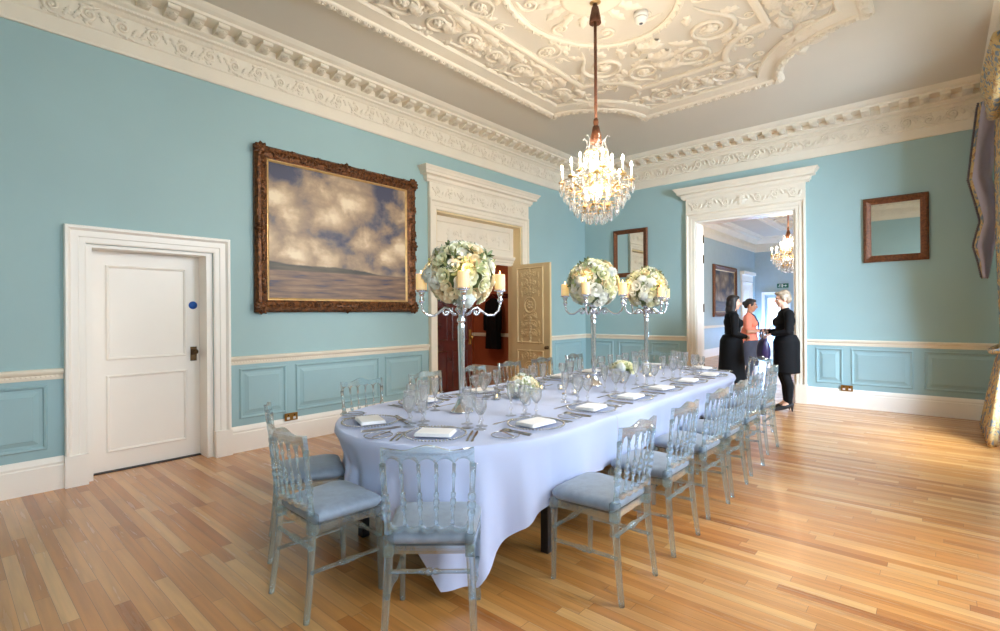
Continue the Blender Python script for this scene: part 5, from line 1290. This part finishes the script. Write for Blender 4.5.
# ================================================================= CURTAIN AT THE FAR WINDOW
def curtain():
    t = thing('window_curtain', 'gold and blue damask curtain with swag and beaded tail at right edge', 'curtain', (0.60, 8.0, 0))
    g = MB(); rows = []; n = 90; q = random.Random(9)
    Y0, Y1, XB = 7.30, 8.74, 0.575
    for iz in range(34):
        z = 0.012 + (4.05 - 0.012) * iz / 33; row = []
        # tied back at about 1.05 m: narrow there, wide at floor and pelmet
        k = abs(z - 1.05); wd = 0.42 + 0.58 * min(1, (k / (1.05 if z < 1.05 else 1.5)) ** 0.8); fl_ = max(0, (1.05 - z)) / 1.05
        yc = 8.02 + 0.10 * (1 - wd)
        for i in range(n):
            s_ = i / (n - 1); y = yc + (s_ - 0.5) * (Y1 - Y0) * wd; am = 0.055 + 0.05 * fl_ + 0.02 * (1 - wd)
            x = XB - 0.10 * fl_ ** 0.7 - am * (0.6 + 0.4 * math.sin(s_ * 2 * PI * 11 + 0.5 * math.sin(z * 1.3))) + 0.06 * (1 - wd)
            row.append((x - 0.60, y - 8.0, z))
        rows.append(row)
    g.grid(rows, True); o = g.build('drape', M['damask'], t); sm = o.modifiers.new('cloth', 'SOLIDIFY'); sm.thickness = 0.006
    # tie-back
    g = MB(); g.tube([(0.60 + 0.10 * math.cos(a) - 0.66, 8.07 + 0.36 * math.sin(a) - 8.0, 1.02 + 0.05 * math.cos(a)) for a in [2 * PI * k / 24 for k in range(25)]], 0.028, 8, False); g.build('tie_back', M['damask'], t)
    # swag: sagging rolls between the pelmet ends
    g = MB()
    for j in range(6):
        sag = 0.05 + 0.075 * j; pts = []
        for i in range(19): s_ = i / 18; pts.append((0.50 - 0.60 - 0.04 * math.sin(PI * s_) - 0.010 * (5 - j), 6.95 + (8.50 - 6.95) * s_ - 8.0, 4.16 - 0.10 * s_ - 0.012 * j - sag * 4 * s_ * (1 - s_)))
        g.tube(pts, 0.050, 8)
    g.build('swag', M['damask'], t)
    g = MB(); g.box(0.47 - 0.60, XR - 0.62, 6.90 - 8.0, 8.50 - 8.0, 4.10, 4.24); g.build('pelmet', M['damask'], t)
    # cascading tail: lilac lining turned towards the room, gold hem, beaded fringe down its zig-zag edge
    key = [(4.02, 0.385), (3.95, 0.37), (3.50, 0.325), (3.08, 0.285), (2.80, 0.345), (2.55, 0.39), (2.40, 0.355), (2.25, 0.325), (2.05, 0.37), (1.84, 0.405)]
    def edge_x(z):
        for (z0, x0), (z1, x1) in zip(key, key[1:]):
            if z0 >= z >= z1: return x0 + (x1 - x0) * (z0 - z) / (z0 - z1)
        return key[-1][1]
    zs = [4.02 - (4.02 - 1.84) * i / 44 for i in range(45)]
    def sheet(q0, q1, m, back):
        rows = []
        for z in zs:
            e = edge_x(z); w_in = (0.21 if z > 2.3 else 0.21 * max(0.12, (z - 1.70) / 0.60)); row = []
            for k in range(m + 1):
                q = q0 + (q1 - q0) * k / m; row.append((e + w_in * q - 0.60, 8.60 - 8.0 + back - 0.07 * math.sin(q * PI * 1.6) - 0.02 * math.sin(z * 6 + q * 5), z))
            rows.append(row)
        return rows
    g = MB(); g.grid(sheet(0.10, 1.0, 10, 0.0), True); o = g.build('tail_lining', M['lilac'], t); sm = o.modifiers.new('cloth', 'SOLIDIFY'); sm.thickness = 0.004
    g = MB(); hem = sheet(0.0, 0.14, 3, -0.004); g.grid(hem, True); o = g.build('tail', M['damask'], t); sm = o.modifiers.new('cloth', 'SOLIDIFY'); sm.thickness = 0.003
    g = MB(); line = [(r[0][0] - 0.006, r[0][1] - 0.004, r[0][2]) for r in hem]; g.tube(line, 0.007, 6)
    for p, q in zip(line, line[1:]):
        for d in (0.0, 0.5): c = Vector(p).lerp(Vector(q), d); g.ball((c.x - 0.006, c.y, c.z), 0.0125, 6, 4)
    g.build('beaded_fringe', M['fringe'], t)
    return t
curtain()

# ================================================================= THE NEXT ROOM
struct(MB().box(XL - WT, XR + WT, YF + WT, NRY + 0.3, ZC, ZC + 0.12).build('ceiling_next', M['ceil']))
NW = wall_mesh(NRY - YF - WT, ZC, WT, [], WALL_L(YF + WT)); struct(NW.build('wall_next_left', M['next_wall']))
nf = wall_mesh(XR - XL, ZC, 0.2, [(0.35, 1.15, 0.0, 2.12)], WALL_F(XL, 0, NRY)); struct(nf.build('wall_next_far', M['next_wall']))
struct(wall_mesh(NRY - YF - WT, ZC, WT, [(4.0, 7.5, 0.5, 3.5)], WALL_R(NRY)).build('wall_next_right', M['next_wall']))
g = MB(); g.sweep([(XL, YF + WT), (XR, YF + WT), (XR, NRY), (XL, NRY)], CORN[:9] + CORN[13:], True)
rinceau(g, YF + WT + 4.0, NRY - 0.1, 4.075, 0.165, WALL_L(0) @ Matrix.Translation((0, 0, 0.042)), 0.011); struct(g.build('trim_8', M['cream']))
g = MB(); CN2 = frame_mx((CX, 15.7, ZC), (1, 0, 0), (0, -1, 0)); g.sweep(corner_path(1.9, 5.2, 0.9), border, True, CN2); g.sweep(corner_path(1.1, 4.2, 0.5), RIB, True, CN2)
for k in range(14):
    for sx in (-1, 1): scroll(g, sx * 1.4, -4.2 + k * 0.65, 0.22, 1.6, PI / 2, 1 if k % 2 else -1, 0.03, 0.25, CN2)
g.lathe([(0.30, 0.0), (0.30, 0.03), (0.16, 0.05), (0.10, 0.075), (0.0, 0.085)], 32, frame_mx((-2.42, 12.1, ZC), (1, 0, 0), (0, -1, 0)))
struct(g.build('trim_9', M['cream']))
g = MB(); g.box(XL, XL + 0.03, YF + WT, NRY, 0.0, 0.26); g.box(XL, XL + 0.4, NRY - 0.03, NRY, 0, 0.26); struct(g.build('baseboard_next', M['white']))
g = MB(); g.box(XL, XL + 0.04, YF + WT, NRY, 0.93, 1.01); struct(g.build('trim_10', M['cream']))
# white doorcase on the next room's left wall and a glazed door at its far end
d5 = struct_empty('door_5', (XL, 20.75, 0)); TX = WALL_L(0)
g = MB(); g.sweep([(20.2, 0), (20.2, 2.45), (21.3, 2.45), (21.3, 0)], ARCH, False, TX); g.box(20.02, 21.48, 2.62, 2.86, 0, 0.06, TX); g.box(19.96, 21.54, 2.86, 2.98, 0, 0.16, TX); to_parent(g.build('architrave', M['white']), d5)
g = MB(); g.box(20.2, 21.3, 0, 2.45, 0.0, 0.012, TX); panel_frame(g, 20.35, 21.15, 1.1, 2.3, bol, TX @ Matrix.Translation((0, 0, 0.012))); panel_frame(g, 20.35, 21.15, 0.25, 0.95, bol, TX @ Matrix.Translation((0, 0, 0.012))); to_parent(g.build('door_leaf', M['white']), d5)
d6 = struct_empty('door_6', (XL + 0.75, NRY, 0)); TY = WALL_F(XL, 0, NRY)
g = MB(); g.sweep([(0.35, 0), (0.35, 2.12), (1.15, 2.12), (1.15, 0)], scaled(ARCH, 0.7, 0.8), False, TY); to_parent(g.build('architrave', M['white']), d6)
g = MB()
for c0, c1, e0, e1 in ((0.36, 0.45, 0.01, 2.11), (1.05, 1.14, 0.01, 2.11), (0.45, 1.05, 0.01, 0.55), (0.45, 1.05, 1.98, 2.11), (0.45, 1.05, 0.80, 0.95)): g.box(c0, c1, e0, e1, -0.12, -0.08, TY)
to_parent(g.build('door_frame', M['next_wall']), d6)
to_parent(MB().box(0.45, 1.05, 0.55, 1.98, -0.105, -0.098, TY).build('door_glass', M['daylit_pane']), d6)
# green exit sign with a running figure, arrow and doorway in white
o = MB().chamfer_box(-0.20, 0.20, -0.02, 0.0, -0.085, 0.085, 0.003).build('exit_sign', M['sign_green'], None, (-4.60, NRY - 0.004, 2.46)); tag(o, 'small green exit sign above the bright doorway of the next room', 'sign')
g = MB(); TS = frame_mx((0, -0.0205, 0), (1, 0, 0), (0, 0, 1))
g.lathe([(0.0, 0.001), (0.015, 0.001), (0.015, 0.0)], 12, TS @ Matrix.Translation((-0.095, 0.050, 0)))
for a, b in (((-0.10, 0.03), (-0.115, -0.01)), ((-0.115, -0.01), (-0.085, -0.035)), ((-0.085, -0.035), (-0.10, -0.065)), ((-0.115, -0.01), (-0.145, -0.03)), ((-0.145, -0.03), (-0.165, -0.03)), ((-0.10, 0.028), (-0.07, 0.01)), ((-0.10, 0.028), (-0.135, 0.02))):
    g.tube([(a[0], a[1], 0.001), (b[0], b[1], 0.001)], 0.007, 6, True, TS)
g.build('running_figure', M['plastic'], o)
g = MB(); g.prism([(0.02, -0.012), (0.09, -0.012), (0.09, -0.045), (0.15, 0.0), (0.09, 0.045), (0.09, 0.012), (0.02, 0.012)], 0.0, 0.0012, TS); g.build('arrow', M['plastic'], o)
g = MB(); g.box(-0.04, 0.005, -0.065, 0.065, 0.0, 0.0012, TS); g.build('doorway_symbol', M['plastic'], o)
# blue uplighters standing on the next room's floor
for x, y, wh in ((-5.25, 21.5, 'in the left corner of the next room'), (-3.4, 21.6, 'at the far end of the next room')):
    t = thing('floor_uplighter', 'blue glowing floor uplighter ' + wh, 'uplighter', (x, y, 0))
    MB().lathe([(0.0, 0.0), (0.10, 0.0), (0.10, 0.18), (0.085, 0.20), (0.08, 0.17), (0.0, 0.17)], 18).build('can', M['black'], t); MB().lathe([(0.0, 0.175), (0.078, 0.175), (0.078, 0.171)], 18).build('lens', M['blue_glow'], t)
    point('uplight', (x, y, 0.45), 170, (0.25, 0.50, 1.0), 0.08)

# ================================================================= THE THREE WOMEN (local: facing +y, right hand at +x)
def limb(mb, pts, rads, seg=12):
    """tapering limb through joints; rounded at every joint so that the voxel skin joins up"""
    P_ = []; R_ = []
    for i in range(len(pts) - 1):
        a, b = Vector(pts[i]), Vector(pts[i + 1])
        for k in range(6): q = k / 6; P_.append(a.lerp(b, q)); R_.append(rads[i] + (rads[i + 1] - rads[i]) * q)
    P_.append(Vector(pts[-1])); R_.append(rads[-1]); mb.tube(P_, R_, seg)
    for p, r in zip(pts, rads): mb.ball(p, r, 12, 8)
def skinned(mb, name, mat, parent, voxel=0.008, smooth=4):
    o = mb.build(name, mat, parent)
    m = o.modifiers.new('skin', 'REMESH'); m.mode = 'VOXEL'; m.voxel_size = voxel; m.use_smooth_shade = True
    s_ = o.modifiers.new('soften', 'SMOOTH'); s_.factor = 0.5; s_.iterations = smooth
    return o
def torso(mb, d=0.0, low=0.86, top=1.40, bust=0.062):
    for (z, rx, ry, rz, y) in ((0.93, 0.162, 0.115, 0.12, -0.01), (1.04, 0.130, 0.095, 0.12, 0.0), (1.14, 0.132, 0.098, 0.12, 0.0), (1.25, 0.150, 0.105, 0.13, -0.005), (1.33, 0.140, 0.085, 0.08, -0.012)):
        mb.ball((0, y, z), (rx + d, ry + d, rz + d * 0.3), 18, 12)
    for sx in (-1, 1):
        mb.ball((sx * 0.070, 0.065, 1.235), bust + d, 12, 8); mb.ball((sx * 0.165, -0.012, 1.345), 0.052 + d, 12, 8); mb.ball((sx * 0.075, -0.045, 0.90), (0.09 + d, 0.095 + d, 0.10), 12, 8)
        limb(mb, [(sx * 0.05, -0.012, 1.385), (sx * 0.165, -0.012, 1.352)], [0.045 + d * 0.6, 0.048 + d])
def hand(mb, wrist, direction, palm_n, side, curl=0.6):
    """palm, five unequal fingers bent at the knuckles, thumb leaving the side of the palm"""
    w_ = Vector(wrist); f = Vector(direction).normalized(); n = Vector(palm_n); n = (n - f * n.dot(f)).normalized(); s_ = f.cross(n) * side
    for q, wd in ((0.02, 0.024), (0.045, 0.033), (0.075, 0.038)):
        c = w_ + f * q
        for u in (-1, -0.33, 0.33, 1): mb.ball(c + s_ * (wd * 0.62 * u), (0.0135, 0.0135, 0.0135), 8, 6)
    for u, ln in ((-0.030, 0.060), (-0.010, 0.074), (0.010, 0.080), (0.030, 0.072)):
        b = w_ + f * 0.085 + s_ * u; pts = [b]; ang = 0.15
        for seg_ in (0.45, 0.32, 0.23): ang += curl; pts.append(pts[-1] + (f * math.cos(ang) + n * math.sin(ang)) * ln * seg_)
        limb(mb, pts, [0.0090, 0.0085, 0.0080, 0.0070], 8)
    b = w_ + f * 0.03 + s_ * 0.028; pts = [b, b + (f * 0.6 + s_ * 0.7 + n * 0.3).normalized() * 0.034, b + (f * 0.8 + s_ * 0.55 + n * 0.45).normalized() * 0.062]
    limb(mb, pts, [0.0115, 0.0100, 0.0085], 8)
def head_parts(mb, H):
    mb.ball((0, -0.012, 0.030), (0.074, 0.092, 0.086), 18, 12, H); mb.ball((0, 0.026, -0.030), (0.060, 0.064, 0.080), 16, 12, H); mb.ball((0, 0.058, -0.088), (0.030, 0.026, 0.024), 12, 8, H)
    mb.tube([(0, 0.086, 0.018), (0, 0.098, 0.0), (0, 0.112, -0.024), (0, 0.098, -0.034)], [0.008, 0.010, 0.0135, 0.010], 8, True, H)
    mb.ball((0, 0.086, -0.056), (0.024, 0.010, 0.011), 10, 6, H); mb.ball((0, 0.079, 0.028), (0.045, 0.014, 0.010), 10, 6, H)
    for sx in (-1, 1): mb.ball((sx * 0.076, -0.008, -0.010), (0.010, 0.020, 0.032), 8, 8, H); mb.ball((sx * 0.038, 0.062, -0.026), (0.022, 0.024, 0.022), 8, 6, H)
def make_person(label, loc, rz, sc, wide, skin, arms, hair, hair_mat, outfit, nod=0.0, turn=0.0):
    t = thing('person', label, 'person', loc, rz, None); t.scale = (sc * wide, sc * wide, sc); LIFT = 0.055                       # heels
    H = Matrix.Translation((0, 0.022, 1.565 + LIFT)) @ Matrix.Diagonal((wide ** -0.8, wide ** -0.8, 1, 1)) @ Matrix.Rotation(turn, 4, 'Z') @ Matrix.Rotation(-nod, 4, 'X')
    up = Matrix.Translation((0, 0, LIFT))
    b = MB(); torso(b); limb(b, [(0, -0.02, 1.36), (0, 0.0, 1.42), (0, 0.012, 1.50)], [0.062, 0.050, 0.047])
    legs = {}
    for sx in (-1, 1):
        hip, knee, ank = (sx * 0.088, -0.008, 0.86), (sx * 0.080, 0.012, 0.46), (sx * 0.070, -0.030, 0.075)
        calf = (sx * 0.078, -0.030, 0.32); legs[sx] = (hip, knee, calf, ank)
        limb(b, [hip, knee, calf, ank], [0.088, 0.056, 0.052, 0.034]); limb(b, [ank, (sx * 0.072, 0.045, 0.01), (sx * 0.074, 0.135, -0.035)], [0.033, 0.032, 0.022])
        sh, el, wr, dr, pn, curl = arms[sx]
        limb(b, [sh, el, wr], [0.047, 0.038, 0.025]); hand(b, wr, dr, pn, -sx, curl)
    for i in range(len(b.v)): b.v[i] = (b.v[i][0], b.v[i][1], b.v[i][2] + LIFT)
    head_parts(b, H)
    skinned(b, 'body', skin, t, 0.0065, 3)
    for sx in (-1, 1):
        e = MB().ball((sx * 0.030, 0.082, 0.006), (0.013, 0.009, 0.008), 10, 6, H).build('eye', M['eye_white'], t)
        MB().ball((sx * 0.030, 0.0895, 0.006), (0.0055, 0.003, 0.0055), 8, 6, H).build('iris', M['dark_hair'], e)
    g = MB(); g.ball((0, 0.0935, -0.053), (0.021, 0.006, 0.0045), 10, 6, H); g.ball((0, 0.0925, -0.061), (0.019, 0.006, 0.0055), 10, 6, H); g.build('mouth', M['lip'], t)
    for sx in (-1, 1): MB().tube([(sx * 0.014, 0.090, 0.026), (sx * 0.032, 0.088, 0.031), (sx * 0.048, 0.074, 0.026)], [0.003, 0.0035, 0.002], 6, True, H).build('eyebrow', hair_mat, t)
    g = MB()
    for c, r in hair: g.ball(c, r, 14, 10, H)
    skinned(g, 'hair', hair_mat, t, 0.007, 2)
    outfit(t, arms, legs, LIFT)
    return t
def lift(g, z):
    g.v = [(a, b, c + z) for a, b, c in g.v]; return g
def skirt(g, z0, z1, r0, r1, d=0.0):
    prof = [(z0 + (z1 - z0) * k / 8, r0 + (r1 - r0) * k / 8) for k in range(9)]
    prof += [(z1 + dz, r1 * k) for dz, k in ((0.025, 0.985), (0.05, 0.93), (0.075, 0.86), (0.10, 0.79), (0.12, 0.74))]      # drawn in over the hips to the waist
    rows = [[(r * math.cos(a), r * 0.86 * math.sin(a) - 0.018 + 0.006 * math.sin(a * 7) * (1 - min(1, k / 8)), z) for a in [2 * PI * j / 30 for j in range(30)]] for k, (z, r) in enumerate(prof)]
    g.grid(rows, True, True); g.add(rows[0], [tuple(reversed(range(30)))]); g.add(rows[-1], [tuple(range(30))])
def shoes(t, legs, z, mat):
    for sx in (-1, 1):
        g = MB(); limb(g, [(sx * 0.072, -0.052, 0.048), (sx * 0.073, 0.03, 0.012), (sx * 0.075, 0.150, -0.034)], [0.036, 0.037, 0.024]); limb(g, [(sx * 0.071, -0.062, 0.03), (sx * 0.071, -0.066, -0.047)], [0.022, 0.009])
        skinned(lift(g, z), 'shoe', mat, t, 0.006, 2)
SH = lambda sx: (sx * 0.178, -0.012, 1.340)
CAP = [((0, -0.022, 0.040), (0.082, 0.094, 0.086)), ((0, 0.022, 0.085), (0.064, 0.058, 0.034))]
def black_outfit(t, arms, legs, z):
    g = MB(); torso(g, 0.014); limb(g, [(0, -0.015, 1.36), (0, -0.006, 1.40)], [0.075, 0.062])
    for sx in (-1, 1): sh, el, wr = arms[sx][:3]; limb(g, [sh, el, Vector(el).lerp(Vector(wr), 0.93)], [0.060, 0.050, 0.036])
    skinned(lift(g, z), 'jumper', M['black_cloth'], t)
    g = MB(); skirt(g, 0.50, 0.93, 0.182, 0.186); skinned(lift(g, z), 'skirt', M['black_cloth'], t)
    for sx in (-1, 1): g = MB(); limb(g, [legs[sx][0], legs[sx][1], legs[sx][2], legs[sx][3]], [0.092, 0.062, 0.058, 0.040]); skinned(lift(g, z), 'stocking', M['black_cloth'], t)
    shoes(t, legs, z, M['black'])
FWD = (0, 1, 0)
armsA = {1: (SH(1), (0.215, 0.02, 1.10), (0.11, 0.185, 1.085), (-0.45, 0.8, -0.2), (-0.5, 0, -1), 0.55), -1: (SH(-1), (-0.215, 0.01, 1.10), (-0.10, 0.175, 1.06), (0.55, 0.75, -0.15), (0.4, 0, -1), 0.6)}
make_person('woman in black with cropped ash-blond hair, holding a dark handbag beside the far doorway', (-1.70, 8.23, 0), face(-0.87, -0.42), 1.005, 1.07, M['skin'], armsA,
            CAP + [((0, -0.06, 0.0), (0.070, 0.055, 0.075)), ((0.030, 0.055, 0.095), (0.045, 0.034, 0.022)), ((0, -0.03, 0.105), (0.055, 0.06, 0.030)), ((-0.070, 0.0, 0.03), (0.014, 0.04, 0.045)), ((0.070, 0.0, 0.03), (0.014, 0.04, 0.045))], M['ash_hair'], black_outfit, 0.12)
def dress_outfit(t, arms, legs, z):
    g = MB(); torso(g, 0.013); limb(g, [(0, -0.015, 1.36), (0, -0.004, 1.41)], [0.072, 0.060])
    for sx in (-1, 1): sh, el, wr = arms[sx][:3]; limb(g, [sh, el, Vector(el).lerp(Vector(wr), 0.92)], [0.058, 0.048, 0.034])
    skirt(g, 0.30, 0.93, 0.222, 0.186); skinned(lift(g, z), 'dress', M['black_cloth'], t)
    for sx in (-1, 1): g = MB(); limb(g, [legs[sx][1], legs[sx][2], legs[sx][3]], [0.060, 0.057, 0.040]); skinned(lift(g, z), 'stocking', M['black_cloth'], t)
    shoes(t, legs, z, M['black'])
armsB = {1: (SH(1), (0.225, -0.02, 1.08), (0.075, 0.170, 1.02), (-0.8, 0.5, -0.1), (-0.2, -1, 0), 0.35), -1: (SH(-1), (-0.225, -0.02, 1.08), (-0.060, 0.180, 1.00), (0.8, 0.45, 0.1), (0.2, -1, 0), 0.35)}
LONG = CAP + [((0, -0.065, -0.02), (0.078, 0.055, 0.10)), ((0, -0.075, -0.12), (0.075, 0.045, 0.09)), ((0.066, -0.02, -0.04), (0.026, 0.045, 0.10)), ((-0.066, -0.02, -0.04), (0.026, 0.045, 0.10)), ((0.072, -0.03, -0.13), (0.026, 0.04, 0.08)), ((-0.072, -0.03, -0.13), (0.026, 0.04, 0.08))]
make_person('woman in a black dress with long dark hair, at the left of the doorway', (-2.46, 8.36, 0), face(0.86, 0.48), 0.985, 1.07, M['skin'], armsB, LONG, M['dark_hair'], dress_outfit, 0.05)
def coral_outfit(t, arms, legs, z):
    g = MB(); torso(g, 0.014); skirt(g, 0.93, 1.04, 0.192, 0.160)
    for sx in (-1, 1): sh, el, wr = arms[sx][:3]; limb(g, [sh, Vector(sh).lerp(Vector(el), 0.75)], [0.062, 0.056])
    skinned(lift(g, z), 'blouse', M['coral'], t)
    g = MB(); skirt(g, 0.47, 0.91, 0.178, 0.184); skinned(lift(g, z), 'skirt', M['dark_cloth'], t)
    for sx in (-1, 1): g = MB(); limb(g, [legs[sx][1], legs[sx][2], legs[sx][3]], [0.060, 0.057, 0.040]); skinned(lift(g, z), 'stocking', M['dark_cloth'], t)
    shoes(t, legs, z, M['black'])
    g = MB(); g.tube([(-0.055, 0.0, 1.44), (-0.085, 0.085, 1.37), (-0.060, 0.145, 1.24), (0.0, 0.150, 1.07), (0.060, 0.145, 1.24), (0.085, 0.085, 1.37), (0.055, 0.0, 1.44)], 0.007, 6); l = lift(g, z).build('lanyard', M['black'], t)
    lift(MB().box(-0.035, 0.035, 0.150, 0.153, 0.97, 1.07), z).build('badge', M['paper'], l)
armsC = {1: (SH(1), (0.220, 0.0, 1.09), (0.135, 0.230, 1.10), (-0.25, 0.95, 0.1), (-0.6, 0, -1), 0.45), -1: (SH(-1), (-0.215, 0.0, 1.09), (-0.12, 0.235, 1.12), (0.35, 0.9, 0.1), (0.5, 0, 1), 0.4)}
TIED = CAP + [((0, -0.075, 0.0), (0.066, 0.045, 0.07)), ((0, -0.115, 0.02), (0.040, 0.036, 0.040)), ((0.062, 0.005, 0.03), (0.016, 0.045, 0.05)), ((-0.062, 0.005, 0.03), (0.016, 0.045, 0.05))]
make_person('woman in a coral blouse with lanyard, holding papers between the two in black', (-2.52, 9.54, 0), face(0.97, 0.16), 0.965, 1.0, M['skin_tan'], armsC, TIED, M['dark_hair'], coral_outfit, 0.15)
def in_person(loc, rz, sc, p): return Matrix.Translation(loc) @ Matrix.Rotation(rz, 4, 'Z') @ Matrix.Scale(sc, 4) @ Matrix.Translation(p)
# papers in the hands of the woman in coral
mx = in_person((-2.52, 9.54, 0), face(0.97, 0.16), 0.965, (-0.02, 0.40, 1.235))
g = MB(); g.box(-0.105, 0.105, -0.09, 0.15, 0.0, 0.002, Matrix.Rotation(0.30, 4, 'X')); g.box(-0.10, 0.110, -0.085, 0.155, 0.0035, 0.0055, Matrix.Rotation(0.30, 4, 'X'))
o = g.build('paper_sheets', M['paper']); o.matrix_world = mx; tag(o, 'white sheets of paper held by the woman in coral', 'papers')
# handbag hanging from the hands of the woman beside the doorway
hb = thing('handbag', 'dark purple handbag hanging from the hands of the blond woman', 'handbag'); hb.matrix_world = in_person((-1.70, 8.23, 0), face(-0.87, -0.42), 1.005, (0.0, 0.285, 0.900))
g = MB(); rows = []
for (z, wx, wy) in ((-0.17, 0.10, 0.045), (-0.155, 0.145, 0.070), (-0.08, 0.175, 0.085), (0.02, 0.178, 0.075), (0.10, 0.172, 0.056), (0.145, 0.160, 0.034), (0.15, 0.150, 0.012)):
    rows.append([(wx * math.copysign(abs(math.cos(a)) ** 0.7, math.cos(a)), wy * math.copysign(abs(math.sin(a)) ** 0.8, math.sin(a)) + 0.004 * math.sin(a * 5), z) for a in [2 * PI * j / 28 for j in range(28)]])
g.grid(rows, True, True); g.add(rows[0], [tuple(reversed(range(28)))]); g.add(rows[-1], [tuple(range(28))]); g.build('bag_body', M['aubergine'], hb)
for sy in (-1, 1):
    g = MB(); g.tube([(0.085 * math.cos(a), sy * 0.026, 0.13 + 0.155 * math.sin(a)) for a in [PI * k / 16 for k in range(17)]], 0.008, 8); g.build('handle', M['black'], hb)
MB().chamfer_box(-0.03, 0.03, 0.052, 0.062, 0.075, 0.105, 0.003).build('clasp', M['brass'], hb)
# coats on pegs in the lobby
pk = thing('coat_rail', 'wooden peg rail with a coat in the lobby behind the doorway', 'coat rail', (-7.55, 8.59, 1.85), -PI / 2)
MB().box(-0.0, 0.02, -0.62, 0.62, -0.05, 0.05).build('board', M['mahogany'], pk)
for k in range(4): MB().tube([(0.02, -0.48 + k * 0.32, 0), (0.10, -0.48 + k * 0.32, 0.02)], 0.010, 7).build('peg', M['brass'], pk)
o = thing('hanging_coat', 'dark coat hanging on the lobby coat rail behind the doorway', 'coat', (-7.64, 8.44, 1.80), -PI / 2); g = MB(); rows = []
for (z, wx, wy) in ((-1.15, 0.12, 0.21), (-0.8, 0.11, 0.19), (-0.45, 0.10, 0.18), (-0.18, 0.10, 0.20), (-0.06, 0.07, 0.15), (0.0, 0.03, 0.05)):
    rows.append([(wx * math.cos(a) + 0.010 * math.sin(a * 9), wy * math.sin(a) + 0.010 * math.cos(a * 7), z) for a in [2 * PI * j / 40 for j in range(40)]])
g.grid(rows, True, True); g.add(rows[0], [tuple(reversed(range(40)))]); g.build('coat_body', M['black_cloth'], o)
for sy in (-1, 1): g = MB(); limb(g, [(0.0, sy * 0.17, -0.12), (0.02, sy * 0.22, -0.42), (0.03, sy * 0.22, -0.70)], [0.055, 0.05, 0.045]); g.build('sleeve', M['black_cloth'], o)
